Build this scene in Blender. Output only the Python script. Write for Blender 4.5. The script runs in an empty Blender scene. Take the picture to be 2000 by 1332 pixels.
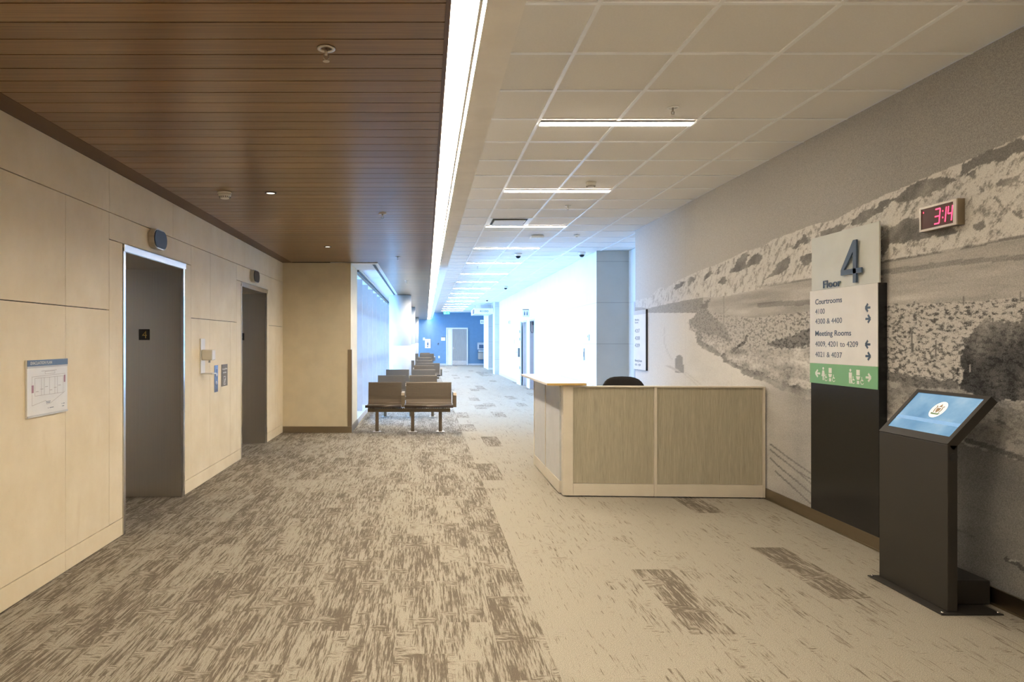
import bpy, bmesh, math, random
import numpy as np
from mathutils import Vector, Matrix

random.seed(4)
S = bpy.context.scene
COL = S.collection
PI = math.pi

# ------------------------------------------------------------------ camera
cd = bpy.data.cameras.new('camera')
cam = bpy.data.objects.new('camera', cd)
COL.objects.link(cam)
cam.location = (0, 0, 1.5)
cam.rotation_euler = (PI/2, 0, 0)
cd.sensor_width = 36
cd.lens = 1350*36/2000
cd.shift_x = (1000-832)/2000
cd.shift_y = -0.0005
cd.clip_start = 0.05
cd.clip_end = 300
S.camera = cam

# ------------------------------------------------------------------ world, exposure
W = bpy.data.worlds.new('daylight'); S.world = W
W.use_nodes = True
wn = W.node_tree.nodes; wl = W.node_tree.links
bg = wn['Background']
tc = wn.new('ShaderNodeTexCoord'); sp = wn.new('ShaderNodeSeparateXYZ')
cr = wn.new('ShaderNodeValToRGB')
wl.new(tc.outputs['Generated'], sp.inputs[0]); wl.new(sp.outputs['Z'], cr.inputs[0])
cr.color_ramp.elements[0].position = 0.45; cr.color_ramp.elements[0].color = (0.24, 0.47, 0.86, 1)
cr.color_ramp.elements[1].position = 0.62; cr.color_ramp.elements[1].color = (0.17, 0.47, 1.0, 1)
wl.new(cr.outputs[0], bg.inputs[0]); bg.inputs[1].default_value = 10.5
S.view_settings.view_transform = 'Standard'
S.view_settings.look = 'None'
S.view_settings.exposure = 1.8
S.view_settings.gamma = 1
S.view_settings.use_curve_mapping = False
S.cycles.use_denoising = True
S.cycles.sample_clamp_indirect = 6
S.cycles.max_bounces = 10
S.cycles.diffuse_bounces = 6
S.cycles.caustics_reflective = False
S.cycles.caustics_refractive = False

LAMP = (1.0, 0.86, 0.68)      # colour of the room's lamps
E_SLOT = 18.0                # brightness of the long slot light
E_FIX = 17.0                  # brightness of the short ceiling fixtures
def portal(y0, y1, x, z0, z1):
    ld = bpy.data.lights.new('window_daylight_portal', 'AREA')
    ld.shape = 'RECTANGLE'; ld.size = z1-z0; ld.size_y = y1-y0
    ld.cycles.is_portal = True
    o = bpy.data.objects.new('window_daylight_portal', ld); COL.objects.link(o)
    o.location = (x, (y0+y1)/2, (z0+z1)/2)
    o.rotation_euler = (0, -PI/2, 0)
    return o
portal(12.3, 42.0, -1.56, 0.1, 2.75)

# ------------------------------------------------------------------ dimensions (metres)
H = 1.5
F = 1350.0
XL, XR = -2.329, 3.229
ZW, ZT = 2.765, 3.198
YB, YE = -4.0, 42.0
def yl(px, x=XL): return F*x/(px-832.0)        # depth along a wall x = const
def zz(y, Y): return H + (665.0-y)*Y/F

# ------------------------------------------------------------------ materials
def lin(c):
    return tuple(((v/255)/12.92 if v/255 <= .04045 else ((v/255+.055)/1.055)**2.4) for v in c)
def mat(name, col, rough=.6, metal=0., var=.04, vscale=6., bump=0., bscale=80., stretch=(1,1,1), spec=.5, coat=0., emit=None, estr=0., alpha=1., aniso=0.):
    m = bpy.data.materials.new(name); m.use_nodes = True
    n = m.node_tree.nodes; l = m.node_tree.links
    p = n['Principled BSDF']
    p.inputs['Roughness'].default_value = rough
    p.inputs['Metallic'].default_value = metal
    p.inputs['Specular IOR Level'].default_value = spec
    p.inputs['Coat Weight'].default_value = coat
    p.inputs['Anisotropic'].default_value = aniso
    t = n.new('ShaderNodeTexCoord'); mp = n.new('ShaderNodeMapping')
    mp.inputs['Scale'].default_value = stretch
    l.new(t.outputs['Object'], mp.inputs[0])
    ns = n.new('ShaderNodeTexNoise'); ns.inputs['Scale'].default_value = vscale; ns.inputs['Detail'].default_value = 4
    l.new(mp.outputs[0], ns.inputs['Vector'])
    r = n.new('ShaderNodeValToRGB')
    r.color_ramp.elements[0].position = .3; r.color_ramp.elements[1].position = .7
    r.color_ramp.elements[0].color = (*[max(0, c*(1-var)) for c in col], 1)
    r.color_ramp.elements[1].color = (*[min(1, c*(1+var)) for c in col], 1)
    l.new(ns.outputs['Fac'], r.inputs[0]); l.new(r.outputs[0], p.inputs['Base Color'])
    if bump:
        b = n.new('ShaderNodeBump'); b.inputs['Strength'].default_value = bump; b.inputs['Distance'].default_value = .002
        n2 = n.new('ShaderNodeTexNoise'); n2.inputs['Scale'].default_value = bscale
        l.new(mp.outputs[0], n2.inputs['Vector']); l.new(n2.outputs['Fac'], b.inputs['Height']); l.new(b.outputs[0], p.inputs['Normal'])
    if emit:
        p.inputs['Emission Color'].default_value = (*emit, 1); p.inputs['Emission Strength'].default_value = estr
    return m

class G:   # tiny node-graph helper
    def __init__(s, name):
        s.m = bpy.data.materials.new(name); s.m.use_nodes = True
        s.n = s.m.node_tree.nodes; s.l = s.m.node_tree.links; s.p = s.n['Principled BSDF']
    def put(s, sock, v):
        if isinstance(v, bpy.types.NodeSocket): s.l.new(v, sock)
        elif isinstance(v, (tuple, list)) and len(v) == 3 and sock.type == 'RGBA': sock.default_value = (*v, 1)
        else: sock.default_value = v
    def math(s, op, a, b=0., c=0., clamp=False):
        k = s.n.new('ShaderNodeMath'); k.operation = op; k.use_clamp = clamp
        s.put(k.inputs[0], a); s.put(k.inputs[1], b); s.put(k.inputs[2], c); return k.outputs[0]
    def coord(s, which='Object'):
        return s.n.new('ShaderNodeTexCoord').outputs[which]
    def mapping(s, v, scale=(1,1,1), loc=(0,0,0)):
        k = s.n.new('ShaderNodeMapping'); s.put(k.inputs[0], v); k.inputs['Scale'].default_value = scale; k.inputs['Location'].default_value = loc
        return k.outputs[0]
    def noise(s, v, scale=1., detail=2., rough=.5):
        k = s.n.new('ShaderNodeTexNoise'); s.put(k.inputs['Vector'], v); k.inputs['Scale'].default_value = scale
        k.inputs['Detail'].default_value = detail; k.inputs['Roughness'].default_value = rough
        return k.outputs['Fac']
    def ramp(s, f, stops):
        k = s.n.new('ShaderNodeValToRGB'); s.put(k.inputs[0], f); e = k.color_ramp.elements
        while len(e) < len(stops): e.new(.5)
        for i, (p, c) in enumerate(stops):
            e[i].position = p; e[i].color = (*c, 1) if not isinstance(c, float) else (c, c, c, 1)
        return k.outputs[0]
    def mix(s, f, a, b, mode='MIX'):
        k = s.n.new('ShaderNodeMix'); k.data_type = 'RGBA'; k.blend_type = mode
        s.put(k.inputs[0], f); s.put(k.inputs[6], a); s.put(k.inputs[7], b); return k.outputs[2]
    def sepxyz(s, v):
        k = s.n.new('ShaderNodeSeparateXYZ'); s.put(k.inputs[0], v); return k.outputs
    def smooth(s, v, a, b):
        k = s.n.new('ShaderNodeMapRange'); k.interpolation_type = 'SMOOTHSTEP'
        s.put(k.inputs[0], v); s.put(k.inputs[1], a); s.put(k.inputs[2], b); return k.outputs[0]
    def attr(s, name):
        k = s.n.new('ShaderNodeAttribute'); k.attribute_name = name; return k.outputs['Color']
    def bump(s, h, strength=.3, dist=.002):
        k = s.n.new('ShaderNodeBump'); k.inputs['Strength'].default_value = strength; k.inputs['Distance'].default_value = dist
        s.put(k.inputs['Height'], h); s.l.new(k.outputs[0], s.p.inputs['Normal'])

# carpet: streaky planks
def carpet():
    g = G('carpet'); c = g.coord(); at = g.attr('plank'); k = g.n.new('ShaderNodeSeparateColor'); g.put(k.inputs[0], at)
    dens, rnd = k.outputs[0], k.outputs[1]
    off = g.n.new('ShaderNodeCombineXYZ'); g.put(off.inputs[0], g.math('MULTIPLY', rnd, 37.)); g.put(off.inputs[1], g.math('MULTIPLY', rnd, 91.))
    add = g.n.new('ShaderNodeVectorMath'); add.operation = 'ADD'; g.put(add.inputs[0], c); g.put(add.inputs[1], off.outputs[0])
    v = add.outputs[0]
    q = g.sepxyz(v)
    def strand(ax, al, width, freq):       # independent yarn lines: quantised across, noisy along
        k_ = g.math('FLOOR', g.math('DIVIDE', ax, width)); cc = g.n.new('ShaderNodeCombineXYZ')
        g.put(cc.inputs[0], g.math('MULTIPLY', k_, 13.37)); g.put(cc.inputs[1], g.math('MULTIPLY', al, freq))
        return g.noise(cc.outputs[0], 1, 2, .6)
    s1 = g.math('ADD', g.math('MULTIPLY', strand(q[0], q[1], .0036, 9.), .45), g.math('MULTIPLY', g.noise(g.mapping(v, (62, 3.6, 1)), 1, 3, .6), .55))
    s2 = g.math('ADD', g.math('MULTIPLY', strand(q[1], q[0], .0045, 18.), .5), g.math('MULTIPLY', g.noise(g.mapping(v, (13, 58, 1)), 1, 3, .6), .5))
    m = g.smooth(g.noise(g.mapping(v, (6, 5, 1)), 1, 1), .56, .64)
    st = g.mix(m, s1, s2)
    cl = g.noise(g.mapping(v, (7, 1.6, 1)), 1, 2, .6)
    val = g.math('ADD', g.math('MULTIPLY', st, .78), g.math('MULTIPLY', cl, .22))
    thr = g.math('SUBTRACT', .68, g.math('MULTIPLY', dens, .20))
    gr = g.noise(c, 230, 2, .9)
    val = g.math('ADD', val, g.math('MULTIPLY', g.math('SUBTRACT', gr, .5), .16))
    dk = g.smooth(g.math('SUBTRACT', val, thr), -.03, .05)
    grain = g.ramp(gr, [(.30, .45), (.70, 1.55)])
    light = lin((160, 154, 141)); dark = lin((108, 99, 87))
    col = g.mix(dk, light, dark)
    col = g.mix(1., col, grain, 'MULTIPLY')
    g.put(g.p.inputs['Base Color'], col); g.p.inputs['Roughness'].default_value = .95
    g.p.inputs['Specular IOR Level'].default_value = .15
    g.bump(gr, .5, .004)
    return g.m
# wood planks of the ceiling
def wood():
    g = G('wood_planks'); c = g.coord(); x = g.sepxyz(c)
    idx = g.math('FLOOR', g.math('DIVIDE', g.math('SUBTRACT', x[1], -4.095), .1555))
    wn_ = g.n.new('ShaderNodeTexWhiteNoise'); wn_.noise_dimensions = '1D'; g.put(wn_.inputs['W'], idx)
    r = wn_.outputs[0]
    cb = g.n.new('ShaderNodeCombineXYZ'); g.put(cb.inputs[0], g.math('ADD', g.math('MULTIPLY', x[0], 1.3), g.math('MULTIPLY', r, 40.)))
    g.put(cb.inputs[1], g.math('MULTIPLY', x[1], 70.)); g.put(cb.inputs[2], r)
    gr = g.noise(cb.outputs[0], 1, 4, .6)
    col = g.ramp(gr, [(.28, lin((108, 80, 50))), (.55, lin((132, 101, 67))), (.8, lin((148, 116, 80)))])
    tone = g.ramp(r, [(0., .80), (1., 1.1)])
    col = g.mix(1., col, tone, 'MULTIPLY')
    g.put(g.p.inputs['Base Color'], col); g.p.inputs['Roughness'].default_value = .30
    g.p.inputs['Specular IOR Level'].default_value = .5
    g.bump(gr, .12, .001)
    return g.m
# beige fibre-cement cladding
def cladding():
    g = G('beige_cladding_panel'); c = g.coord()
    a = g.noise(g.mapping(c, (1, 1, 1)), 2.2, 5, .6)
    b = g.noise(g.mapping(c, (3, 9, 3)), 1, 3, .5)
    col = g.ramp(a, [(.3, lin((226, 211, 180))), (.7, lin((240, 228, 202)))])
    sp_ = g.smooth(g.noise(c, 28, 2, .7), .70, .80)
    col = g.mix(g.math('MULTIPLY', sp_, .22), col, lin((150, 126, 92)))
    st = g.smooth(g.noise(g.mapping(c, (6, 6, 1.5), (3, 1, 7)), 1, 3, .6), .62, .74)
    col = g.mix(g.math('MULTIPLY', st, .12), col, lin((190, 160, 118)))
    col = g.mix(g.math('MULTIPLY', g.smooth(b, .4, .8), .08), col, (1, .95, .85))
    g.put(g.p.inputs['Base Color'], col); g.p.inputs['Roughness'].default_value = .55
    g.p.inputs['Specular IOR Level'].default_value = .3
    return g.m
def fabric():
    g = G('woven_panel_fabric'); c = g.coord()
    a = g.noise(g.mapping(c, (220, 220, 8)), 1, 3, .6)
    b = g.noise(g.mapping(c, (40, 40, 2)), 1, 2)
    v = g.math('ADD', g.math('MULTIPLY', a, .7), g.math('MULTIPLY', b, .3))
    g.put(g.p.inputs['Base Color'], g.ramp(v, [(.3, lin((156, 150, 132))), (.7, lin((190, 184, 164)))]))
    g.p.inputs['Roughness'].default_value = .8; g.p.inputs['Specular IOR Level'].default_value = .2
    g.bump(a, .2, .001); return g.m
def steel(name, col, rough, axis='z', aniso=.0):
    g = G(name); c = g.coord()
    sc = {'z': (260, 260, 1.5), 'y': (260, 1.5, 260), 'x': (1.5, 260, 260)}[axis]
    a = g.noise(g.mapping(c, sc), 1, 3, .6)
    g.put(g.p.inputs['Base Color'], g.mix(a, [v*.9 for v in col], [min(1, v*1.1) for v in col]))
    g.put(g.p.inputs['Roughness'], g.math('ADD', rough-.05, g.math('MULTIPLY', a, .1)))
    g.p.inputs['Metallic'].default_value = 1; return g.m
def perforated():
    g = G('perforated_steel_sheet'); c = g.sepxyz(g.coord())
    def cell(v, s): return g.math('SUBTRACT', g.math('FRACT', g.math('DIVIDE', v, s)), .5)
    u = cell(c[0], .024); w = cell(c[2], .024)
    d = g.math('SQRT', g.math('ADD', g.math('MULTIPLY', u, u), g.math('MULTIPLY', w, w)))
    hole = g.math('LESS_THAN', d, .17)
    zmask = g.math('GREATER_THAN', c[2], .57)
    f = g.math('MULTIPLY', hole, zmask)
    tr = g.n.new('ShaderNodeBsdfTransparent'); mx = g.n.new('ShaderNodeMixShader')
    g.put(g.p.inputs['Base Color'], g.mix(f, lin((92, 80, 65)), (.015, .018, .015))); g.p.inputs['Metallic'].default_value = .25; g.p.inputs['Roughness'].default_value = .45  # shade inside the holes painted as dark dots
    g.put(mx.inputs[0], g.math('MULTIPLY', f, .12)); g.l.new(g.p.outputs[0], mx.inputs[1]); g.l.new(tr.outputs[0], mx.inputs[2])
    g.l.new(mx.outputs[0], g.n['Material Output'].inputs[0]); return g.m
def tile_mat():
    g = G('mineral_ceiling_tile'); c = g.coord()
    a = g.noise(c, 90, 3, .7)
    g.put(g.p.inputs['Base Color'], g.ramp(a, [(.3, (.80, .79, .77)), (.7, (.84, .83, .81))]))
    g.p.inputs['Roughness'].default_value = .9; g.p.inputs['Specular IOR Level'].default_value = .1; return g.m
def white_tile():
    g = G('white_wall_panel'); c = g.sepxyz(g.coord())
    def line(v, s, off, w):
        f = g.math('FRACT', g.math('DIVIDE', g.math('ADD', v, off), s)); return g.math('LESS_THAN', f, w/s)
    hz = g.math('MULTIPLY', line(c[2], .78, .13, .008), g.math('LESS_THAN', c[2], 2.25))
    vt = g.math('MULTIPLY', line(c[1], 3.1, .4, .012), g.math('LESS_THAN', c[2], 2.21))
    f = g.math('MAXIMUM', hz, vt)
    n_ = g.noise(g.coord(), 3, 3)
    base = g.ramp(n_, [(.3, (.70, .72, .71)), (.7, (.74, .75, .74))])
    g.put(g.p.inputs['Base Color'], g.mix(g.math('MULTIPLY', f, .45), base, (.35, .38, .40)))
    g.p.inputs['Roughness'].default_value = .5; return g.m
def grey_tile():
    g = G('grey_wall_panel'); c = g.sepxyz(g.coord())
    f = g.math('LESS_THAN', g.math('FRACT', g.math('DIVIDE', g.math('ADD', c[2], .13), .78)), .016)
    n_ = g.noise(g.coord(), 3, 3)
    base = g.ramp(n_, [(.3, (.46, .47, .44)), (.7, (.50, .51, .48))])
    g.put(g.p.inputs['Base Color'], g.mix(g.math('MULTIPLY', f, .5), base, (.2, .2, .2)))
    g.p.inputs['Roughness'].default_value = .5; return g.m
def screen_mat():
    g = G('kiosk_screen_picture'); c = g.coord()
    a = g.noise(g.mapping(c, (1, 1, 1)), 5, 4, .6)
    col = g.ramp(a, [(.3, lin((92, 146, 186))), (.55, lin((138, 180, 208))), (.75, lin((176, 205, 222)))])
    g.put(g.p.inputs['Base Color'], (.02, .02, .02)); g.put(g.p.inputs['Emission Color'], col); g.p.inputs['Emission Strength'].default_value = .28
    g.p.inputs['Roughness'].default_value = .12; return g.m
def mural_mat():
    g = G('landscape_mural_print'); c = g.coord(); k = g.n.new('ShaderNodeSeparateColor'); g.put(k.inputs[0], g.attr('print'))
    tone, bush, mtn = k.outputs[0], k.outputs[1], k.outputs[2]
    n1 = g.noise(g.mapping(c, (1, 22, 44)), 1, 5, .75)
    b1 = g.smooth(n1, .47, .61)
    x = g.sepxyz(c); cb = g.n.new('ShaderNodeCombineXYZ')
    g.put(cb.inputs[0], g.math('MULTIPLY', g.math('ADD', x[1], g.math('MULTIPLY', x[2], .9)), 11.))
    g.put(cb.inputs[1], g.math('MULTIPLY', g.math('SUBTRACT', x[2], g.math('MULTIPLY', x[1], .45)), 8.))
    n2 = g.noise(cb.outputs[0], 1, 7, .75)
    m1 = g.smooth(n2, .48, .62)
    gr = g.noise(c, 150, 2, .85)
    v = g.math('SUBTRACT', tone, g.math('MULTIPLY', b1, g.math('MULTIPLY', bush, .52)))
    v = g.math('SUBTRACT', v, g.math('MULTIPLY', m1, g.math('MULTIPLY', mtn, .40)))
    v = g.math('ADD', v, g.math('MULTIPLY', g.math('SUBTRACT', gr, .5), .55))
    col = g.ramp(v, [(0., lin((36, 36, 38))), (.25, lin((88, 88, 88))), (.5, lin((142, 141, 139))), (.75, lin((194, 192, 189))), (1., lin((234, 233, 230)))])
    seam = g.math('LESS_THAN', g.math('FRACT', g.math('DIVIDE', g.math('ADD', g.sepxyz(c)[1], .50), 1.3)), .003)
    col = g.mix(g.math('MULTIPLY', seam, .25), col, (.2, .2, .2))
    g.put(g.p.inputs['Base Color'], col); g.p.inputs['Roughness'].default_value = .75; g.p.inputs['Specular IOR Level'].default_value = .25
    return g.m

M = dict(
    carpet=carpet(), wood=wood(), clad=cladding(), fabric=fabric(), perf=perforated(), tile=tile_mat(), wtile=white_tile(), gtile=grey_tile(),
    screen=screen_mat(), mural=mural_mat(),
    steel=steel('brushed_stainless_steel', (.62, .58, .52), .32, 'z'),
    bright=steel('polished_stainless_trim', (.80, .80, .80), .22, 'z'),
    bronze=steel('satin_bronze_metal', (.34, .28, .20), .34, 'y'),
    nickel=steel('satin_nickel', (.6, .55, .48), .3, 'z'),
    dark_gap=mat('dark_reveal', (.02, .018, .014), .9),
    brown=mat('brown_ceiling_trim', lin((92, 66, 44)), .5),
    beige=mat('beige_wall_paint', lin((216, 204, 176)), .7, bump=.1),
    beam=mat('white_bulkhead_paint', (.88, .86, .83), .6),
    grid=mat('white_ceiling_grid', (.90, .92, .94), .3),
    white=mat('white_painted_metal', (.80, .80, .79), .4),
    plastic=mat('white_plastic', (.78, .76, .70), .35),
    cream=mat('cream_laminate', lin((214, 207, 192)), .45),
    palegrey=mat('pale_grey_laminate', lin((200, 202, 204)), .5),
    counter=mat('white_counter_laminate', lin((222, 214, 200)), .35),
    birch=mat('light_wood_edge', lin((196, 168, 104)), .5, stretch=(2, 40, 40)),
    black=mat('black_powder_coat', (.022, .020, .018), .42, bump=.2, bscale=400),
    stele=mat('black_satin_panel', (.010, .010, .011), .25, var=.0),
    kiosk=mat('charcoal_textured_metal', (.026, .023, .019), .5, bump=.3, bscale=500),
    blackfab=mat('black_upholstery', (.012, .010, .009), .75, bump=.4, bscale=300),
    plasticblack=mat('black_plastic', (.02, .02, .02), .4),
    frame=mat('grey_bench_metal', lin((126, 115, 98)), .4, metal=.6),
    seatdark=mat('dark_seat_metal', lin((70, 58, 48)), .4, metal=.3),
    blue=mat('blue_wall_paint', lin((104, 140, 170)), .6, bump=.1),
    door=mat('grey_wood_door', lin((160, 158, 152)), .5, vscale=1, stretch=(60, 60, 3), var=.1),
    mull=mat('white_window_mullion', (.50, .46, .44), .6),
    column=mat('pale_concrete_column', (.66, .66, .64), .7, var=.08, vscale=2, bump=.15),
    signblue=mat('sign_blue_grey', lin((98, 118, 144)), .4),
    signwhite=mat('sign_white_face', (.82, .82, .80), .35),
    frost=mat('frosted_sign_panel', (.66, .70, .68), .3),
    text=mat('slate_blue_lettering', lin((74, 96, 122)), .4),
    textgrey=mat('grey_lettering', lin((120, 132, 146)), .4),
    green=mat('green_sign_band', lin((128, 186, 140)), .35),
    textwhite=mat('white_lettering', (.85, .85, .82), .5),
    plum=mat('muted_plum_block', lin((172, 134, 150)), .6),
    line=mat('thin_drawing_line', lin((180, 172, 170)), .7),
    brownsign=mat('grey_brown_sign', lin((112, 104, 92)), .5),
    bluesteel=mat('blue_tinted_steel', lin((140, 160, 190)), .25, metal=.8),  # call panel's blue reflections put into the steel colour
    glassblack=mat('dark_glass', (.008, .010, .016), .28, spec=.25),
    led=mat('red_led_digit', (.3, .01, .02), .5, emit=(1, .03, .08), estr=1.6),
    lednight=mat('dark_red_clock_window', lin((84, 44, 38)), .3),
    exit=mat('green_exit_sign', lin((60, 170, 150)), .4, emit=lin((90, 190, 170)), estr=.5),
    slot=mat('slot_light_diffuser', (.8, .8, .8), .5, emit=LAMP, estr=E_SLOT),
    fix=mat('fixture_light_diffuser', (.8, .8, .8), .5, emit=LAMP, estr=E_FIX),
    lampglass=mat('downlight_lens', (.7, .68, .6), .2, emit=LAMP, estr=.6),
    vent=mat('dark_vent_slot', (.03, .035, .04), .6),
    rubber=mat('grey_rubber', (.1, .1, .1), .6),
    crestg=mat('crest_green', lin((96, 122, 84)), .5, emit=lin((96, 122, 84)), estr=.2),
    crestb=mat('crest_brown', lin((138, 112, 80)), .5, emit=lin((138, 112, 80)), estr=.2),
    crestw=mat('crest_oval_white', (.8, .8, .8), .4, emit=lin((206, 216, 218)), estr=.2),
    screenband=mat('screen_caption_band', lin((110, 150, 188)), .3, emit=lin((116, 152, 190)), estr=.25),
)
gl = bpy.data.materials.new('window_glass'); gl.use_nodes = True
_n = gl.node_tree.nodes; _l = gl.node_tree.links
_t = _n.new('ShaderNodeBsdfTransparent'); _t.inputs[0].default_value = (.86, .93, .97, 1)
_g = _n.new('ShaderNodeBsdfGlossy'); _g.inputs['Roughness'].default_value = .02
_f = _n.new('ShaderNodeFresnel'); _f.inputs[0].default_value = 1.45; _m = _n.new('ShaderNodeMixShader')
_l.new(_f.outputs[0], _m.inputs[0]); _l.new(_t.outputs[0], _m.inputs[1]); _l.new(_g.outputs[0], _m.inputs[2]); _l.new(_m.outputs[0], _n['Material Output'].inputs[0])
M['glass'] = gl

# ------------------------------------------------------------------ mesh builder
def wloc(o):
    v = Vector((0, 0, 0))
    while o is not None: v += o.location; o = o.parent
    return v
class B:
    def __init__(s): s.v = []; s.f = []; s.mi = []; s.cur = 0; s.sm = []
    def m(s, i): s.cur = i; return s
    def add(s, vs, fs, smooth=False):
        k = len(s.v); s.v += [tuple(v) for v in vs]; s.f += [[i+k for i in f] for f in fs]
        s.mi += [s.cur]*len(fs); s.sm += [smooth]*len(fs); return s
    def box(s, x0, x1, y0, y1, z0, z1):
        x0, x1 = min(x0, x1), max(x0, x1); y0, y1 = min(y0, y1), max(y0, y1); z0, z1 = min(z0, z1), max(z0, z1)
        return s.add([(x0,y0,z0),(x1,y0,z0),(x1,y1,z0),(x0,y1,z0),(x0,y0,z1),(x1,y0,z1),(x1,y1,z1),(x0,y1,z1)],
                     [(0,3,2,1),(4,5,6,7),(0,1,5,4),(1,2,6,5),(2,3,7,6),(3,0,4,7)])
    def rbox(s, x0, x1, y0, y1, z0, z1, r=.004):      # box with bevelled edges
        bm = bmesh.new(); bmesh.ops.create_cube(bm, size=1)
        for v in bm.verts: v.co = Vector(((x0+x1)/2+v.co.x*(x1-x0), (y0+y1)/2+v.co.y*(y1-y0), (z0+z1)/2+v.co.z*(z1-z0)))
        bmesh.ops.bevel(bm, geom=bm.edges[:], offset=r, segments=2, affect='EDGES', profile=.5)
        bm.verts.index_update(); s.add([v.co[:] for v in bm.verts], [[v.index for v in f.verts] for f in bm.faces]); bm.free(); return s
    def quad(s, *p): return s.add(p, [(0, 1, 2, 3)])
    def ring(s, prof, ctr, axis=2, n=24, caps=True):   # lathe: prof [(r, h)...] around an axis
        vs = []; fs = []
        for r, h in prof:
            for i in range(n):
                a = 2*PI*i/n; p = [0, 0, 0]; p[axis] = h; p[(axis+1) % 3] = r*math.cos(a); p[(axis+2) % 3] = r*math.sin(a)
                vs.append((ctr[0]+p[0], ctr[1]+p[1], ctr[2]+p[2]))
        for j in range(len(prof)-1):
            for i in range(n): fs.append((j*n+i, j*n+(i+1) % n, (j+1)*n+(i+1) % n, (j+1)*n+i))
        s.add(vs, fs, True)
        if caps:
            k = len(s.v)-len(vs); s.f += [[k+i for i in range(n)][::-1], [k+(len(prof)-1)*n+i for i in range(n)]]; s.mi += [s.cur]*2; s.sm += [False]*2
        return s
    def prism(s, pts, fr, c0, c1):                     # 2-D outline in a frame, thickness c0..c1
        n = len(pts); vs = [fr(a, b, c0) for a, b in pts]+[fr(a, b, c1) for a, b in pts]
        fs = [list(range(n))[::-1], [n+i for i in range(n)]]+[(i, (i+1) % n, n+(i+1) % n, n+i) for i in range(n)]
        return s.add(vs, fs)
    def fbox(s, fr, a0, a1, b0, b1, c0, c1): return s.prism([(a0,b0),(a1,b0),(a1,b1),(a0,b1)], fr, c0, c1)
    def tube(s, pts, r, n=10):
        pts = [Vector(p) for p in pts]; vs = []; fs = []; up = None
        for i, p in enumerate(pts):
            d = (pts[min(i+1, len(pts)-1)]-pts[max(i-1, 0)]).normalized()
            a = d.cross(Vector((0, 0, 1)) if abs(d.z) < .9 else Vector((1, 0, 0))).normalized()
            if up is not None and a.dot(up) < 0: a = -a
            up = a; b = d.cross(a)
            for k in range(n):
                t = 2*PI*k/n; vs.append(p+a*r*math.cos(t)+b*r*math.sin(t))
        for i in range(len(pts)-1):
            for k in range(n): fs.append((i*n+k, i*n+(k+1) % n, (i+1)*n+(k+1) % n, (i+1)*n+k))
        s.add(vs, fs, True); k0 = len(s.v)-len(vs)
        s.f += [[k0+i for i in range(n)], [k0+(len(pts)-1)*n+i for i in range(n)]]; s.mi += [s.cur]*2; s.sm += [False]*2
        return s
    def sheet(s, prof, x0, x1, t):                     # bent sheet: profile in (y, z), extruded along x
        P = [Vector((0, y, z)) for y, z in prof]; N = []
        for i in range(len(P)):
            d = (P[min(i+1, len(P)-1)]-P[max(i-1, 0)]).normalized(); N.append(Vector((0, -d.z, d.y)))
        out = [(p.y, p.z) for p in P]+[((p+n_*t).y, (p+n_*t).z) for p, n_ in zip(P[::-1], N[::-1])]
        n = len(out); vs = [(x0, y, z) for y, z in out]+[(x1, y, z) for y, z in out]
        m_ = len(P); fs = []
        for i in range(n): fs.append((i, (i+1) % n, n+(i+1) % n, n+i))
        for i in range(m_-1):
            fs.append((i, i+1, n-2-i, n-1-i)); fs.append((n+i, n+n-1-i, n+n-2-i, n+i+1))
        return s.add(vs, fs)
    def build(s, name, mats, parent=None, recalc=True):
        off = wloc(parent) if parent else Vector((0, 0, 0))
        me = bpy.data.meshes.new(name); me.from_pydata([tuple(Vector(v)-off) for v in s.v], [], s.f)
        if not isinstance(mats, (list, tuple)): mats = [mats]
        for x in mats: me.materials.append(x)
        me.polygons.foreach_set('material_index', s.mi); me.polygons.foreach_set('use_smooth', s.sm)
        if recalc:
            bm = bmesh.new(); bm.from_mesh(me); bmesh.ops.recalc_face_normals(bm, faces=bm.faces); bm.to_mesh(me); bm.free()
        o = bpy.data.objects.new(name, me); COL.objects.link(o)
        if parent: o.parent = parent
        return o
def frame(o, u, v):
    o, u, v = Vector(o), Vector(u), Vector(v); n = u.cross(v)
    return lambda a, b, c=0.: o+u*a+v*b+n*c
def struct(o): o['kind'] = 'structure'; return o
def tag(o, label, cat, group=None):
    o['label'] = label; o['category'] = cat
    if group: o['group'] = group
    return o
def thing(name, label, cat, loc=(0, 0, 0), group=None):
    o = bpy.data.objects.new(name, None); COL.objects.link(o); o.location = loc; o.empty_display_size = .1
    return tag(o, label, cat, group)
def sroot(name, loc=(0, 0, 0)):
    o = bpy.data.objects.new(name, None); COL.objects.link(o); o.location = loc; return struct(o)
def copy_tree(o, loc=None, parent=None):
    c = o.copy(); COL.objects.link(c)
    if parent: c.parent = parent
    if loc is not None: c.location = loc
    for ch in list(o.children): copy_tree(ch, None, c)
    return c
FL = lambda x=XL: frame((x, 0, 0), (0, 1, 0), (0, 0, 1))      # left wall frame: a = Y, b = Z, c = into room
FR = lambda x=XR: frame((x, 0, 0), (0, -1, 0), (0, 0, 1))     # right wall frame: a = -Y
FE = lambda y=YE: frame((0, y, 0), (1, 0, 0), (0, 0, 1))      # end wall frame: a = X

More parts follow.
